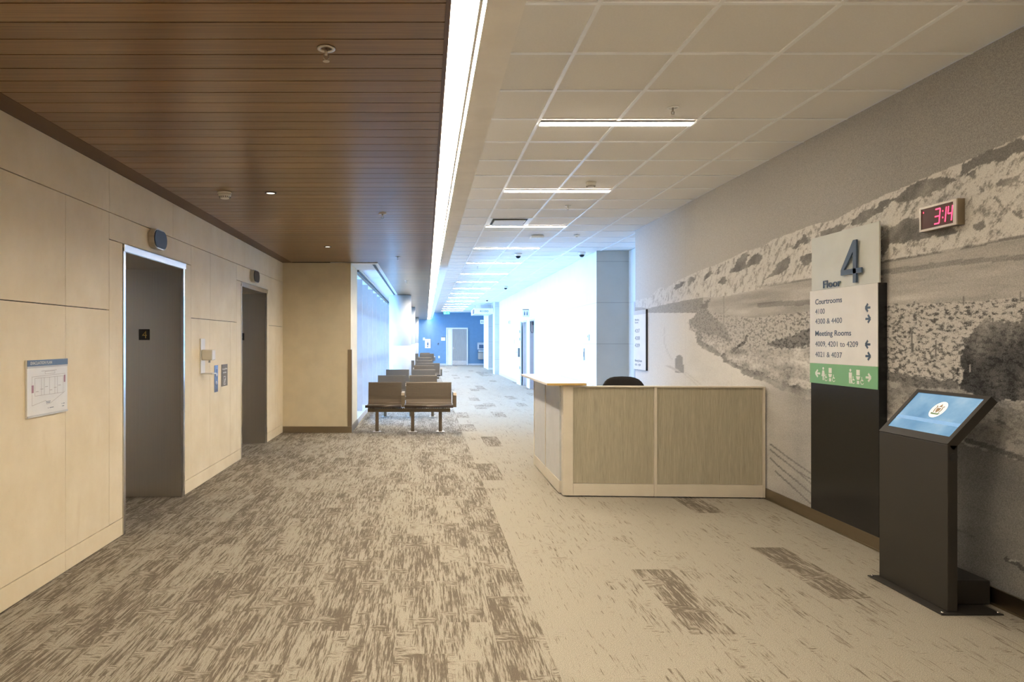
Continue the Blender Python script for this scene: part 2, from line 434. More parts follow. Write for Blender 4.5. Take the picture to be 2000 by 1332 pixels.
def text(s, fr, a0, b0, b1, m, parent, name='lettering', a1=None, c0=.0005, depth=.0008, bold=0.):
    """letters: left edge a0, baseline b0, cap height b1-b0, optional right edge a1"""
    cu = bpy.data.curves.new('t', 'FONT'); cu.body = s; cu.size = 1; cu.offset = bold; cu.resolution_u = 3
    o = bpy.data.objects.new('t', cu); COL.objects.link(o)
    me = bpy.data.meshes.new_from_object(o.evaluated_get(bpy.context.evaluated_depsgraph_get()))
    vs = [v.co.copy() for v in me.vertices]; fs = [list(p.vertices) for p in me.polygons]
    bpy.data.objects.remove(o); bpy.data.curves.remove(cu)
    x0 = min(v.x for v in vs); x1 = max(v.x for v in vs)
    k = (b1-b0)/.70; kx = k if a1 is None else (a1-a0)/(x1-x0)
    bm = bmesh.new(); bv = [bm.verts.new((v.x, v.y, 0)) for v in vs]
    for f in fs:
        try: bm.faces.new([bv[i] for i in f])
        except ValueError: pass
    r = bmesh.ops.extrude_face_region(bm, geom=bm.faces[:])
    for e in r['geom']:
        if isinstance(e, bmesh.types.BMVert): e.co.z = 1
    bm.verts.index_update(); b = B()
    b.add([fr(a0+(v.co.x-x0)*kx, b0+v.co.y*k, c0+v.co.z*depth) for v in bm.verts], [[v.index for v in f.verts] for f in bm.faces])
    bm.free(); bpy.data.meshes.remove(me)
    return b.build(name, m, parent)
def stroke(b, fr, pts, w, c0, c1):                    # polyline of flat bars in a frame
    for (a, c), (d, e) in zip(pts, pts[1:]):
        L = math.hypot(d-a, e-c) or 1; nx, ny = -(e-c)/L*w/2, (d-a)/L*w/2
        b.prism([(a+nx, c+ny), (a-nx, c-ny), (d-nx, e-ny), (d+nx, e+ny)], fr, c0, c1)

# =================================================================== FLOOR
def make_floor():
    nx = [-3.4+.25*i for i in range(0, 36)]; ny = [YB-.5+1.0*j for j in range(0, 49)]
    dark = [(1.58, 4.0), (2.38, 4.5), (2.6, 6.3), (.82, 7.6), (1.08, 10.4)]
    verts = []; faces = []; cols = []; rr = random.Random(11)
    for i in range(len(nx)-1):
        sh = (i*.37) % 1.0
        for j in range(len(ny)-1):
            x0, x1, y0, y1 = nx[i], nx[i+1], ny[j]+sh, ny[j+1]+sh
            if j == 0: y0 = ny[0]
            k = len(verts); verts += [(x0, y0, 0), (x1, y0, 0), (x1, y1, 0), (x0, y1, 0)]; faces.append((k, k+1, k+2, k+3))
            xc, yc = (x0+x1)/2, (y0+y1)/2
            if xc < .48: d = .80+.22*rr.random()
            else:
                d = .47+.14*rr.random()
                if yc > 11.5 and rr.random() < .13: d = .9
            cols.append((d, rr.random()))
    for cx_, cy_ in dark:
        best = min(range(len(faces)), key=lambda q: (verts[faces[q][0]][0]+.125-cx_)**2*9+(verts[faces[q][0]][1]+.5-cy_)**2)
        cols[best] = (1.02, cols[best][1])
    # slab closing underneath
    me = bpy.data.meshes.new('floor'); me.from_pydata(verts, [], faces)
    a = me.attributes.new('plank', 'FLOAT_COLOR', 'CORNER')
    arr = np.zeros((len(faces)*4, 4), np.float32); arr[:, 3] = 1
    for q, (d, r) in enumerate(cols): arr[q*4:q*4+4, 0] = d; arr[q*4:q*4+4, 1] = r
    a.data.foreach_set('color', arr.ravel()); me.materials.append(M['carpet'])
    o = bpy.data.objects.new('floor', me); COL.objects.link(o); struct(o)
make_floor()

# =================================================================== CEILINGS
def make_wood():
    b = B(); p = .1555; y = -4.095; g = .004
    while y < YE:
        x0 = -2.17 if y+p < 11.27 else -.79
        y0, y1 = y+g, min(y+p-g, YE)
        b.m(0)
        b.add([(x0,y0,ZW),(.085,y0,ZW),(.085,y1,ZW),(x0,y1,ZW),(x0,y0-g*.4,ZW+.012),(.085,y0-g*.4,ZW+.012),(.085,y1+g*.4,ZW+.012),(x0,y1+g*.4,ZW+.012)],
              [(0,1,2,3),(0,4,5,1),(3,2,6,7)])
        y += p
    b.m(1).box(-3.1, .085, YB-.2, YE+.2, ZW+.012, ZW+.06)
    b.m(2).box(-2.329, -2.172, YB, 11.25, ZW-.001, ZW+.012)
    b.m(2).box(.075, .095, YB, YE, ZW-.004, ZW+.02)
    return struct(b.build('ceiling', [M['wood'], M['dark_gap'], M['brown']], recalc=False))
make_wood()
def make_tiles():
    b = B(); b.m(0).box(.374, 5.3, YB-.2, YE+.2, ZT+.004, ZT+.06)
    b.m(1); w = .012
    x = .873-.6096*0
    xs = [.873+.6096*i for i in range(0, 8)]
    for x in xs:
        if x < 5.2: b.box(x-w, x+w, YB, YE, ZT-.004, ZT+.006)
    y = 5.302-.6066*16
    while y < YE:
        b.box(.376, 5.25, y-w, y+w, ZT-.003, ZT+.0055); y += .6066
    return struct(b.build('ceiling', [M['tile'], M['grid']]))
make_tiles()
# bulkhead beam and the long light slot
struct(B().box(.228, .374, YB, YE-.3, ZW, ZT+.02).box(.2, .213, YB, YE-.3, ZW-.002, ZW+.07).build('trim_1', M['beam']))
struct(B().box(.085, .228, YB, YE-.3, ZW+.07, ZW+.12).box(.085, .095, YB, YE-.3, ZW+.02, ZW+.1).build('trim_2', M['beam']))
t = thing('slot_light', 'long continuous warm white light slot running between wood ceiling and pale beam', 'ceiling light', (.15, YB+.1, ZW))
B().box(.096, .199, YB+.05, YE-.32, ZW+.02, ZW+.03).build('diffuser', M['slot'], t)
B().box(.2135, .2275, YB+.05, YE-.32, ZW+.014, ZW+.02).build('diffuser_strip', M['slot'], t)
# ceiling trims beside the glazing: white soffit with slot diffuser
struct(B().box(-1.28, -.785, 11.27, YE, ZW-.006, ZW+.011).box(-1.56, -1.28, 11.27, YE, ZW-.05, ZW+.011).build('trim_3', M['white']))
t = thing('slot_diffuser', 'long black linear air slot in the white soffit beside the glazing', 'air vent', (-.86, 11.4, ZW-.006))
B().box(-.90, -.83, 11.42, 21.5, ZW-.0095, ZW-.0065).build('frame', M['white'], t)
bb = B()
for i in range(48): bb.box(-.888, -.842, 11.45+i*.208, 11.45+i*.208+.17, ZW-.011, ZW-.0096)
bb.build('slots', M['vent'], t)
t2 = thing('blind_headbox', 'slim dark blind track along the head of the glazing', 'blind track', (-1.21, 12.3, ZW-.05))
B().box(-1.225, -1.20, 12.32, 41.9, ZW-.045, ZW-.007).build('track', M['rubber'], t2)
B().box(-1.195, -1.17, 12.32, 41.9, ZW-.022, ZW-.007).build('track_cover', M['white'], t2)

# =================================================================== LEFT WALL with cladding
E1 = (5.311, 6.66); E2 = (8.70, 10.11); ZH = 2.215
def cladding_wall():
    b = B(); b.m(1)
    X1 = XL-.02; X0 = XL-.10
    for y0, y1 in ((YB, E1[0]), (E1[1], E2[0]), (E2[1], 11.25)): b.box(X0, X1, y0, y1, 0, ZW)
    for e in (E1, E2): b.box(X0, X1, e[0], e[1], ZH, ZW)
    b.m(0); gv, gh = .0022, .005
    def pan(y0, y1, z0, z1): b.box(X1, XL, y0+gv, y1-gv, z0+gh*.6, z1-gh*.6)
    J = [(-4, -2.6), (-2.6, -1.2), (-1.2, .6), (.6, 2.5), (2.5, 4.466), (4.466, 5.08)]
    for y0, y1 in J: pan(y0, y1, 1.724, 2.444); pan(y0, y1, .14, 1.724)
    pan(5.08, 6.85, ZH+.03, 2.444)
    pan(5.08, E1[0]-.002, .14, ZH+.03); pan(E1[1], 6.85, .14, ZH+.03)
    for y0, y1 in ((6.85, 7.468), (7.468, 8.497)): pan(y0, y1, 1.724, 2.444)
    for y0, y1 in ((6.85, 7.45), (7.45, 8.22), (8.22, 8.497)): pan(y0, y1, .14, 1.724)
    pan(8.497, E2[0], .14, ZH+.03); pan(8.497, 10.24, ZH+.03, 2.444)
    pan(E2[1], 10.24, .14, ZH+.03)
    pan(10.24, 11.25, 1.724, 2.444); pan(10.24, 10.67, .14, 1.724); pan(10.67, 11.25, .14, 1.724)
    top = [-4, -2.2, -.4, 1.3, 3.0, 5.08, 6.364, 8.88, 11.25]
    for y0, y1 in zip(top, top[1:]): pan(y0, y1, 2.444, ZW)
    for y0, y1 in ((-4, -1.4), (-1.4, 1.5), (1.5, 4.466), (4.466, E1[0]), (E1[1], 7.45), (7.45, E2[0]), (E2[1], 11.25)): pan(y0, y1, .006, .14)
    return struct(b.build('wall_left', [M['clad'], M['dark_gap']]))
cladding_wall()

def elevator(e, label, group):
    y0, y1 = e; D = .66; X0 = XL-D
    t = thing('elevator_entrance', label, 'elevator', (XL-.3, (y0+y1)/2, 0), group)
    # deep jambs, soffit
    B().box(X0, XL+.001, y0+.012, y0+.034, .002, ZH-.03).build('jamb', M['steel'], t)
    j = B().box(X0, XL+.001, y1-.034, y1-.012, .002, ZH-.03).build('jamb', M['steel'], t)
    B().box(X0, XL, y0+.036, y1-.036, ZH-.03, ZH-.012).build('soffit', M['steel'], t)
    f = B(); f.box(XL-.019, XL+.006, y0, y0+.036, .003, ZH); f.box(XL-.019, XL+.006, y1-.036, y1, .003, ZH); f.box(XL-.019, XL+.014, y0, y1+.01, ZH-.028, ZH+.024)
    f.build('face_frame', M['bright'], t)
    ym = (y0+y1)/2
    for a, c in ((y0+.036, ym-.002), (ym+.002, y1-.036)):
        B().box(X0-.04, X0-.002, a, c, .012, ZH-.03).build('door_panel', M['steel'], t)
    B().box(X0-.04, X0+.06, y0+.036, y1-.036, .001, .010).build('sill', M['nickel'], t)
    fr = frame((-2.70, y1-.0345, zz(653.5, 6.62)), (1, 0, 0), (0, 0, 1))
    pl = B().fbox(fr, -.052, .052, -.052, .052, .0, .003).build('floor_number_plate', M['plasticblack'], t)
    text('4', fr, -.020, -.034, .036, M['birch'], pl, 'numeral', c0=.0031)
    return t
elevator(E1, 'steel elevator entrance nearer the camera, beside the evacuation plan', 'elevator entrances')
elevator(E2, 'steel elevator entrance farther down the cladding wall, near the beige corner', 'elevator entrances')
# shaft walls behind the entrances (close the recess)
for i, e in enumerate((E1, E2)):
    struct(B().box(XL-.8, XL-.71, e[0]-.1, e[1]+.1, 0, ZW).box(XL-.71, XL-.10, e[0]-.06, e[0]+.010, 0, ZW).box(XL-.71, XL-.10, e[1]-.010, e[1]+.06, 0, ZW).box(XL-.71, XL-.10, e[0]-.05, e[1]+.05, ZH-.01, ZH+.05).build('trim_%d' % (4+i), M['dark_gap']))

def lantern(y0, y1, zc, label):
    t = thing('hall_lantern', label, 'elevator indicator', (XL, (y0+y1)/2, zc), 'elevator hall lanterns')
    r = .083; L = (y1-y0)/2-r; ym = (y0+y1)/2
    def stad(rr):
        return [(ym+L+rr*math.cos(a), zc+rr*math.sin(a)) for a in [(-PI/2+PI*i/12) for i in range(13)]]+[(ym-L-rr*math.cos(a), zc-rr*math.sin(a)) for a in [(-PI/2+PI*i/12) for i in range(13)]]
    fr = FL()
    B().prism(stad(r), fr, .001, .05).build('housing', M['nickel'], t)
    B().prism(stad(r-.009), fr, .0502, .056).build('lens', M['glassblack'], t)
lantern(5.79, 6.08, 2.365, 'capsule-shaped dark lens indicator above the nearer elevator')
lantern(9.14, 9.46, 2.36, 'capsule-shaped indicator above the farther elevator')

# evacuation plan
def evac():
    fr = FL(); y0, y1, z0, z1 = 4.015, 4.466, 1.045, 1.384
    t = thing('evacuation_plan', 'framed evacuation plan sign with blue header on the beige cladding', 'sign', (XL, (y0+y1)/2, z0))
    B().fbox(fr, y0, y1, z0, z1, .001, .012).build('backing', M['signwhite'], t)
    h = B().fbox(fr, y0, y1, z1-.037, z1, .0121, .0145).build('header', M['signblue'], t)
    text('EVACUATION PLAN', fr, y0+.03, z1-.027, z1-.009, M['textwhite'], h, 'header_lettering', a1=y0+.262, c0=.0146, bold=.01)
    b = B(); c0, c1 = .0121, .0124
    def R(a, b_, c, d): stroke(b, fr, [(a,b_),(c,b_),(c,d),(a,d),(a,b_)], .0018, c0, c1)
    ya, yb, za, zb = y0+.05, y1-.03, 1.165, 1.285
    stroke(b, fr, [(ya, za-.02), (ya, zb), (yb, zb+.005), (yb, za+.01), (y0+.25, za-.05), (y0+.21, za-.055), (y0+.20, za-.03), (ya, za-.05), (ya, za)], .0018, c0, c1)
    for a, c in ((.08, .15), (.15, .18), (.18, .24), (.24, .30), (.30, .33), (.33, .40)): R(y0+a, za+.005, y0+c, zb-.01)
    R(y0+.19, zb+.012, y0+.30, zb+.026); stroke(b, fr, [(y0+.15, zb+.03), (y0+.32, zb+.032)], .0025, c0, c1)
    for k in range(6): stroke(b, fr, [(y0+.09+.05*k, za+.03+.012*(k % 3)), (y0+.12+.05*k, za+.03+.012*(k % 3))], .003, c0, c1)
    b.build('plan_drawing', M['line'], t)
    B().fbox(fr, y0+.045, y0+.066, 1.19, 1.235, .0125, .0129).build('stair_block', M['plum'], t); B().fbox(fr, y1-.045, y1-.026, 1.235, 1.28, .0125, .0129).build('stair_block', M['plum'], t)
    for a, z, w in ((.20, 1.125, .05), (.205, 1.117, .04), (.22, 1.085, .008), (.24, 1.085, .045), (.38, 1.098, .006), (.395, 1.098, .02), (.385, 1.082, .025)):
        B().fbox(fr, y0+a, y0+a+w, z, z+.004, .0125, .0128).build('legend_line', M['textgrey'], t)
    B().fbox(fr, y0, y1, z0, z0+.012, .0121, .016).build('holder_rail', M['palegrey'], t); B().fbox(fr, y0, y1, z1-.048, z1-.038, .0121, .0145).build('holder_rail', M['palegrey'], t)
evac()
# sanitizer dispenser
t = thing('sanitizer_dispenser', 'white wall-mounted hand sanitizer dispenser with drip tray between the elevators', 'dispenser', (XL, 7.18, 1.155))
B().rbox(XL+.001, XL+.012, 7.115, 7.255, 1.155, 1.52, .004).build('back_plate', M['plastic'], t)
B().rbox(XL+.0125, XL+.125, 7.125, 7.245, 1.295, 1.405, .01).build('reservoir', M['plastic'], t)
B().rbox(XL+.0125, XL+.13, 7.12, 7.25, 1.150, 1.162, .004).build('drip_tray', M['plastic'], t)
B().ring([(.012, 1.27), (.008, 1.295)], (XL+.08, 7.185, 0), 2, 12).build('nozzle', M['palegrey'], t)
# call buttons
fr = FL()
t = thing('call_button_panel', 'narrow steel elevator call button panel on the cladding', 'button panel', (XL, 7.66, .93))
B().fbox(fr, 7.60, 7.72, .93, 1.225, .001, .006).build('face_plate', M['bluesteel'], t)
for z in (1.12, 1.03):
    bt = B().ring([(.021, XL+.0062), (.021, XL+.010), (.018, XL+.012)], (0, 7.66, z), 0, 20).build('button', M['steel'], t)
B().fbox(fr, 7.655, 7.69, 1.15, 1.18, .0061, .0065).build('engraving', M['text'], t); B().fbox(fr, 7.64, 7.685, .965, 1.0, .0061, .0065).build('engraving', M['text'], t)
# stairs sign
t = thing('fire_stairs_sign', 'small grey-brown sign with white text about using stairs in a fire', 'sign', (XL, 7.98, .98))
B().fbox(fr, 7.865, 8.095, .975, 1.225, .001, .005).build('plate', M['brownsign'], t)
text('In case of fire', fr, 7.885, 1.165, 1.182, M['textwhite'], t, a1=8.075, c0=.0051, bold=.02)
text('use stairs', fr, 7.915, 1.125, 1.142, M['textwhite'], t, a1=8.045, c0=.0051, bold=.02)
b = B(); stroke(b, fr, [(7.945, .995), (7.945, 1.085), (8.015, 1.085), (8.015, .995), (7.945, .995)], .005, .0051, .0056)
stroke(b, fr, [(7.955, 1.01), (7.97, 1.01), (7.97, 1.03), (7.985, 1.03), (7.985, 1.05), (8.005, 1.05), (8.005, 1.07)], .009, .0051, .0056); b.build('pictogram', M['textwhite'], t)

# =================================================================== BEIGE END WALL
struct(B().box(-3.2, -1.225, 11.25, 12.3, 0, ZW).build('wall_end', M['beige']))
struct(B().box(XL+.002, -1.222, 11.232, 11.249, .0, .102).box(-1.2245, -1.207, 11.232, 12.3, 0, .102).build('baseboard_end', M['bronze']))
t = thing('corner_guard', 'bronze metal corner guard on the outer corner of the beige wall', 'corner guard', (-1.22, 11.245, .104))
B().box(-1.275, -1.2065, 11.243, 11.2495, .104, 1.352).box(-1.2245, -1.2065, 11.2495, 11.30, .104, 1.352).build('guard', M['bronze'], t)

# =================================================================== GLAZED WALL
w = sroot('window_1', (-1.4, 12.3, 0))
for i in range(22):
    y = 12.38+1.36*i
    if y < 41.9: B().box(-1.49, -1.27, y, y+.065, .1, ZW-.051).build('mullion', M['mull'], w)
B().box(-1.50, -1.492, 12.32, 41.95, .1, ZW-.051).build('glass_pane', M['glass'], w)
B().box(-1.56, -1.51, 12.32, 41.95, .98, 1.04).box(-1.56, -1.51, 12.32, 41.95, 2.1, 2.15).build('transom', M['mull'], w)
B().box(-1.56, -1.24, 12.302, 41.98, .012, .099).build('sill', M['mull'], w)
struct(B().box(-1.238, -1.222, 12.302, 41.98, 0, .10).build('baseboard_left', M['palegrey']))

for y, nm in ((19.3, 'round concrete column nearest the camera, behind the third bench row'), (26.3, 'middle round concrete column by the glazing'), (38.4, 'farthest round concrete column by the glazing')):
    t = thing('round_column', nm, 'column', (-.72, y, 0), 'round columns along the glazing')
    B().ring([(.31, 0), (.31, 1.35), (.306, 1.354), (.31, 1.358), (.31, 2.757)], (-.72, y, 0), 2, 48).build('shaft', M['column'], t)
    B().ring([(.316, .0005), (.316, .09)], (-.72, y, 0), 2, 48).build('base_ring', M['palegrey'], t)

# =================================================================== BENCH SEATING
def bench(label, seats, arms, legs, y):
    t = thing('beam_seating_bench', label, 'bench', (0, y, 0), 'metal waiting benches in rows')
    x0 = seats[0][0]+.01; x1 = seats[-1][1]-.03
    b = B().rbox(x0, x1, y-.03, y+.03, .325, .385, .006)
    k = int((x1-x0)/.03)
    b.build('beam', M['frame'], t)
    b = B()
    for i in range(k): b.box(x0+.01+i*.03, x0+.028+i*.03, y-.033, y+.033, .3852, .395)
    b.build('beam_ribs', M['seatdark'], t)
    for lx in legs:
        l = B().rbox(lx-.028, lx+.028, y-.022, y+.022, .008, .325, .004).build('leg', M['frame'], t)
        B().ring([(.075, .0005), (.07, .007)], (lx, y, 0), 2, 24).build('foot_plate', M['nickel'], l)
    for s0, s1 in seats:
        pr = [(y-.33, .435), (y-.325, .455), (y-.30, .462), (y-.15, .452), (y+.05, .438), (y+.13, .445)]
        B().sheet(pr, s0, s1, -.006).build('seat', M['frame'], t)
        B().tube([(s0-.004, y-.322, .443), (s1+.004, y-.322, .443)], .022, 12).build('seat_front_roll', M['seatdark'], t)
        pb = [(y+.13, .445), (y+.165, .47), (y+.18, .52), (y+.185, .57), (y+.215, .79), (y+.222, .797), (y+.235, .790)]
        B().sheet(pb, s0+.004, s1-.004, .004).build('backrest', M['perf'], t)
        for q in (.2, .8):
            xx = s0+(s1-s0)*q; B().box(xx-.02, xx+.02, y-.14, y+.12, .396, .428).build('seat_bracket', M['seatdark'], t)
    for ax in arms:
        b = B(); o = [(y-.30, .43), (y-.32, .62), (y-.28, .66), (y+.08, .66), (y+.14, .63), (y+.14, .44)]
        inn = [(y-.27, .455), (y-.285, .61), (y-.265, .632), (y+.07, .632), (y+.11, .61), (y+.11, .455)]
        fr_ = frame((ax, 0, 0), (0, 1, 0), (0, 0, 1)); n = len(o)
        for i in range(n):
            j = (i+1) % n; b.prism([o[i], o[j], inn[j], inn[i]], fr_, -.025, .025)
        b.build('armrest', M['frame'], t)
    return t
S1, S2, SW = (-.968, -.404), (-.338, .226), (-.338, .43)
LG = [-.805, -.219, .236]
benches = [
 (11.38, [S1, SW], [-.371, .463], LG, 'nearest perforated metal bench with one wide and one narrow seat'),
 (13.65, [S1, S2], [-.371], [-.805, -.3, .13], 'second metal bench from the front, just behind the nearest one'),
 (16.45, [S1, S2], [-.371], [-.805, -.3, .13], 'third metal bench from the front, in front of the nearest column'),
 (19.15, [S2], [], [-.2, .13], 'single-seat bench right beside the nearest column'),
 (21.15, [S1, SW], [-.371, .463], LG, 'wide-seat bench with end armrest just past the nearest column'),
 (23.95, [S1, S2], [-.371], [-.805, -.3, .13], 'metal bench just in front of the middle column'),
 (28.3, [S1, S2], [-.371], [-.805, -.3, .13], 'metal bench just behind the middle column'),
 (36.7, [S1, SW], [-.371, .463], LG, 'far wide-seat bench in front of the farthest column'),
 (39.4, [S2], [], [-.2, .13], 'farthest bench, almost at the blue wall'),
]
proto = {}
for y, se, ar, lg, lb in benches:
    key = (tuple(se))
    if key in proto:
        c = copy_tree(proto[key], (0, y, 0)); c['label'] = lb
    else: proto[key] = bench(lb, se, ar, lg, y)

# =================================================================== BLUE END WALL
struct(B().box(-1.6, 5.3, YE, YE+.15, 0, 3.25).build('wall_back', M['blue']))
struct(B().box(-1.2, 1.21, YE-.014, YE-.001, 0, .10).box(2.57, 5.2, YE-.014, YE-.001, 0, .10).build('baseboard_back', M['palegrey']))
fe = FE()
d = sroot('door_1', (1.88, YE, 0))
B().box(1.225, 1.29, YE-.05, YE-.001, .001, 2.28).box(2.48, 2.545, YE-.05, YE-.001, .001, 2.28).box(1.29, 2.48, YE-.05, YE-.001, 2.2, 2.28).box(1.56, 1.60, YE-.05, YE-.001, .001, 2.2).build('door_frame', M['white'], d)
B().box(1.30, 1.55, YE-.02, YE-.005, .01, 2.19).build('sidelight', M['signwhite'], d)
lf = B().box(1.605, 2.475, YE-.04, YE-.002, .01, 2.195).build('door_leaf', M['door'], d)
B().box(1.615, 2.465, YE-.045, YE-.041, .015, .27).build('kick_plate', M['bright'], lf)
B().tube([(1.66, YE-.042, 1.03), (1.66, YE-.09, 1.03), (1.80, YE-.09, 1.03)], .014, 8).box(1.63, 1.69, YE-.05, YE-.041, .97, 1.1).build('door_handle', M['nickel'], lf)
def X42(px): return (px-832)*YE/F
def Z42(y): return H+(665-y)*YE/F
def plate(name, label, cat, x0, x1, z0, z1, m, dpt=.03, parts=None):
    t = thing(name, label, cat, ((x0+x1)/2, YE, z0))
    B().rbox(x0, x1, YE-dpt, YE-.002, z0, z1, .006).build('body', m, t); return t
t = plate('fire_extinguisher_cabinet', 'white recessed cabinet with dark extinguisher pictogram on the blue wall', 'cabinet', X42(830), X42(841), Z42(680), Z42(662), M['white'])
b = B(); fb = FE(YE-.031); xm = X42(835.5)
b.fbox(fb, xm-.05, xm+.05, 1.20, 1.36, 0, .004).fbox(fb, xm-.03, xm+.03, 1.37, 1.42, 0, .004).fbox(fb, xm-.045, xm+.03, 1.10, 1.17, 0, .004); b.build('pictogram', M['text'], t)
t = plate('fire_alarm_strobe', 'small white fire alarm strobe above the cabinet on blue wall', 'alarm', X42(826), X42(830), Z42(664.5), Z42(659.5), M['white'])
b = B().fbox(fb, X42(827), X42(829.5), Z42(662.4), Z42(661.6), 0, .006).build('lens', M['rubber'], t)
t = plate('wall_sign', 'white square room sign beside the far grey door', 'sign', X42(861.5), X42(869.5), Z42(665.5), Z42(658.8), M['white'])
B().box(X42(862), X42(870), YE-.05, YE-.002, Z42(658.6), Z42(657.6)).build('top_rail', M['rubber'], t)
t = plate('card_reader', 'small dark card reader on blue wall between cabinet and door', 'card reader', X42(854.5), X42(857.3), Z42(674), Z42(670), M['text'])
B().fbox(fb, X42(856), X42(857.2), Z42(671.5), Z42(669.7), 0, .01).build('reader_head', M['plasticblack'], t)
t = plate('wall_outlet', 'white wall outlet low on the blue wall behind the benches', 'outlet', X42(856), X42(859), Z42(699.5), Z42(695), M['white'], .012)
B().fbox(FE(YE-.012), X42(857), X42(858), Z42(698.5), Z42(696), 0, .002).build('socket', M['palegrey'], t)
# drinking fountain
x0 = X42(932); t = thing('drinking_fountain', 'stainless drinking fountain with bottle filler on the blue wall', 'drinking fountain', (x0+.3, YE, .35))
B().rbox(x0, x0+.52, YE-.12, YE-.002, .95, 1.38, .01).build('bottle_filler', M['bright'], t)
B().rbox(x0+.02, x0+.5, YE-.42, YE-.002, .78, .93, .03).build('basin', M['bright'], t)
B().rbox(x0+.03, x0+.5, YE-.36, YE-.002, .36, .77, .01).build('cooler_cabinet', M['steel'], t)
B().box(x0+.1, x0+.42, YE-.125, YE-.121, 1.02, 1.24).build('alcove', M['text'], t)
B().tube([(x0+.12, YE-.3, .93), (x0+.12, YE-.3, .99), (x0+.17, YE-.3, 1.0)], .012, 8).build('spout', M['nickel'], t)

# exit sign hanging near the end
t = thing('exit_sign', 'hanging green running-man exit sign near the blue wall', 'exit sign', (1.1, 37.8, 3.2))
ys = 37.8; B().rbox(.96, 1.30, ys-.02, ys+.02, 2.93, 3.12, .008).build('panel', M['exit'], t)
B().box(1.10, 1.14, ys-.015, ys+.015, 3.12, 3.193).build('hanger', M['white'], t)
b = B(); fx = FE(ys-.021)
stroke(b, fx, [(1.07, 3.06), (1.05, 3.0), (1.02, 2.96)], .02, 0, .003); stroke(b, fx, [(1.05, 3.01), (1.09, 2.98), (1.09, 2.95)], .02, 0, .003); b.fbox(fx, 1.065, 1.09, 3.07, 3.095, 0, .003)
b.fbox(fx, 1.0, 1.02, 2.945, 3.1, 0, .003); stroke(b, fx, [(1.16, 3.02), (1.25, 3.02)], .02, 0, .003); stroke(b, fx, [(1.21, 3.06), (1.25, 3.02), (1.21, 2.98)], .02, 0, .003)
b.build('running_figure', M['textwhite'], t)

# =================================================================== RIGHT SIDE
struct(B().box(XR, XR+.15, YB, 1.6, 0, ZT).build('wall_right', M['beige']))
struct(B().box(XR-.014, XR-.001, YB, 10.66, 0, .10).box(XR-.02, XR-.014, YB, 10.66, 0, .012).build('baseboard_right', M['bronze']))

# ---- mural print (print tones with some of the wall's light and dimness painted in; stored per vertex, fine texture from noise nodes)
def pip(u, v, poly):
    ins = np.zeros(u.shape, bool); n = len(poly)
    for i in range(n):
        x1, y1 = poly[i]; x2, y2 = poly[(i+1) % n]
        if y1 == y2: continue
        c = ((y1 > v) != (y2 > v)) & (u < (x2-x1)*(v-y1)/(y2-y1)+x1); ins ^= c
    return ins
def seg(u, v, pts):
    d = np.full(u.shape, 1e9)
    for (x1, y1), (x2, y2) in zip(pts, pts[1:]):
        L = (x2-x1)**2+(y2-y1)**2 or 1; t = np.clip(((u-x1)*(x2-x1)+(v-y1)*(y2-y1))/L, 0, 1)
        d = np.minimum(d, np.hypot(u-x1-t*(x2-x1), v-y1-t*(y2-y1)))
    return d
def vnoise(x, y, seed):
    r = np.random.RandomState(seed).rand(64, 64)
    xi = np.floor(x).astype(int); yi = np.floor(y).astype(int); fx = x-xi; fy = y-yi
    fx = fx*fx*(3-2*fx); fy = fy*fy*(3-2*fy)
    a = r[xi % 64, yi % 64]; b = r[(xi+1) % 64, yi % 64]; c = r[xi % 64, (yi+1) % 64]; d = r[(xi+1) % 64, (yi+1) % 64]
    return (a*(1-fx)+b*fx)*(1-fy)+(c*(1-fx)+d*fx)*fy-.5
def fbm(x, y, seed, o=4):
    s = 0; a = 1
    for k in range(o): s = s+a*vnoise(x*2**k, y*2**k, seed+k); a *= .55
    return s
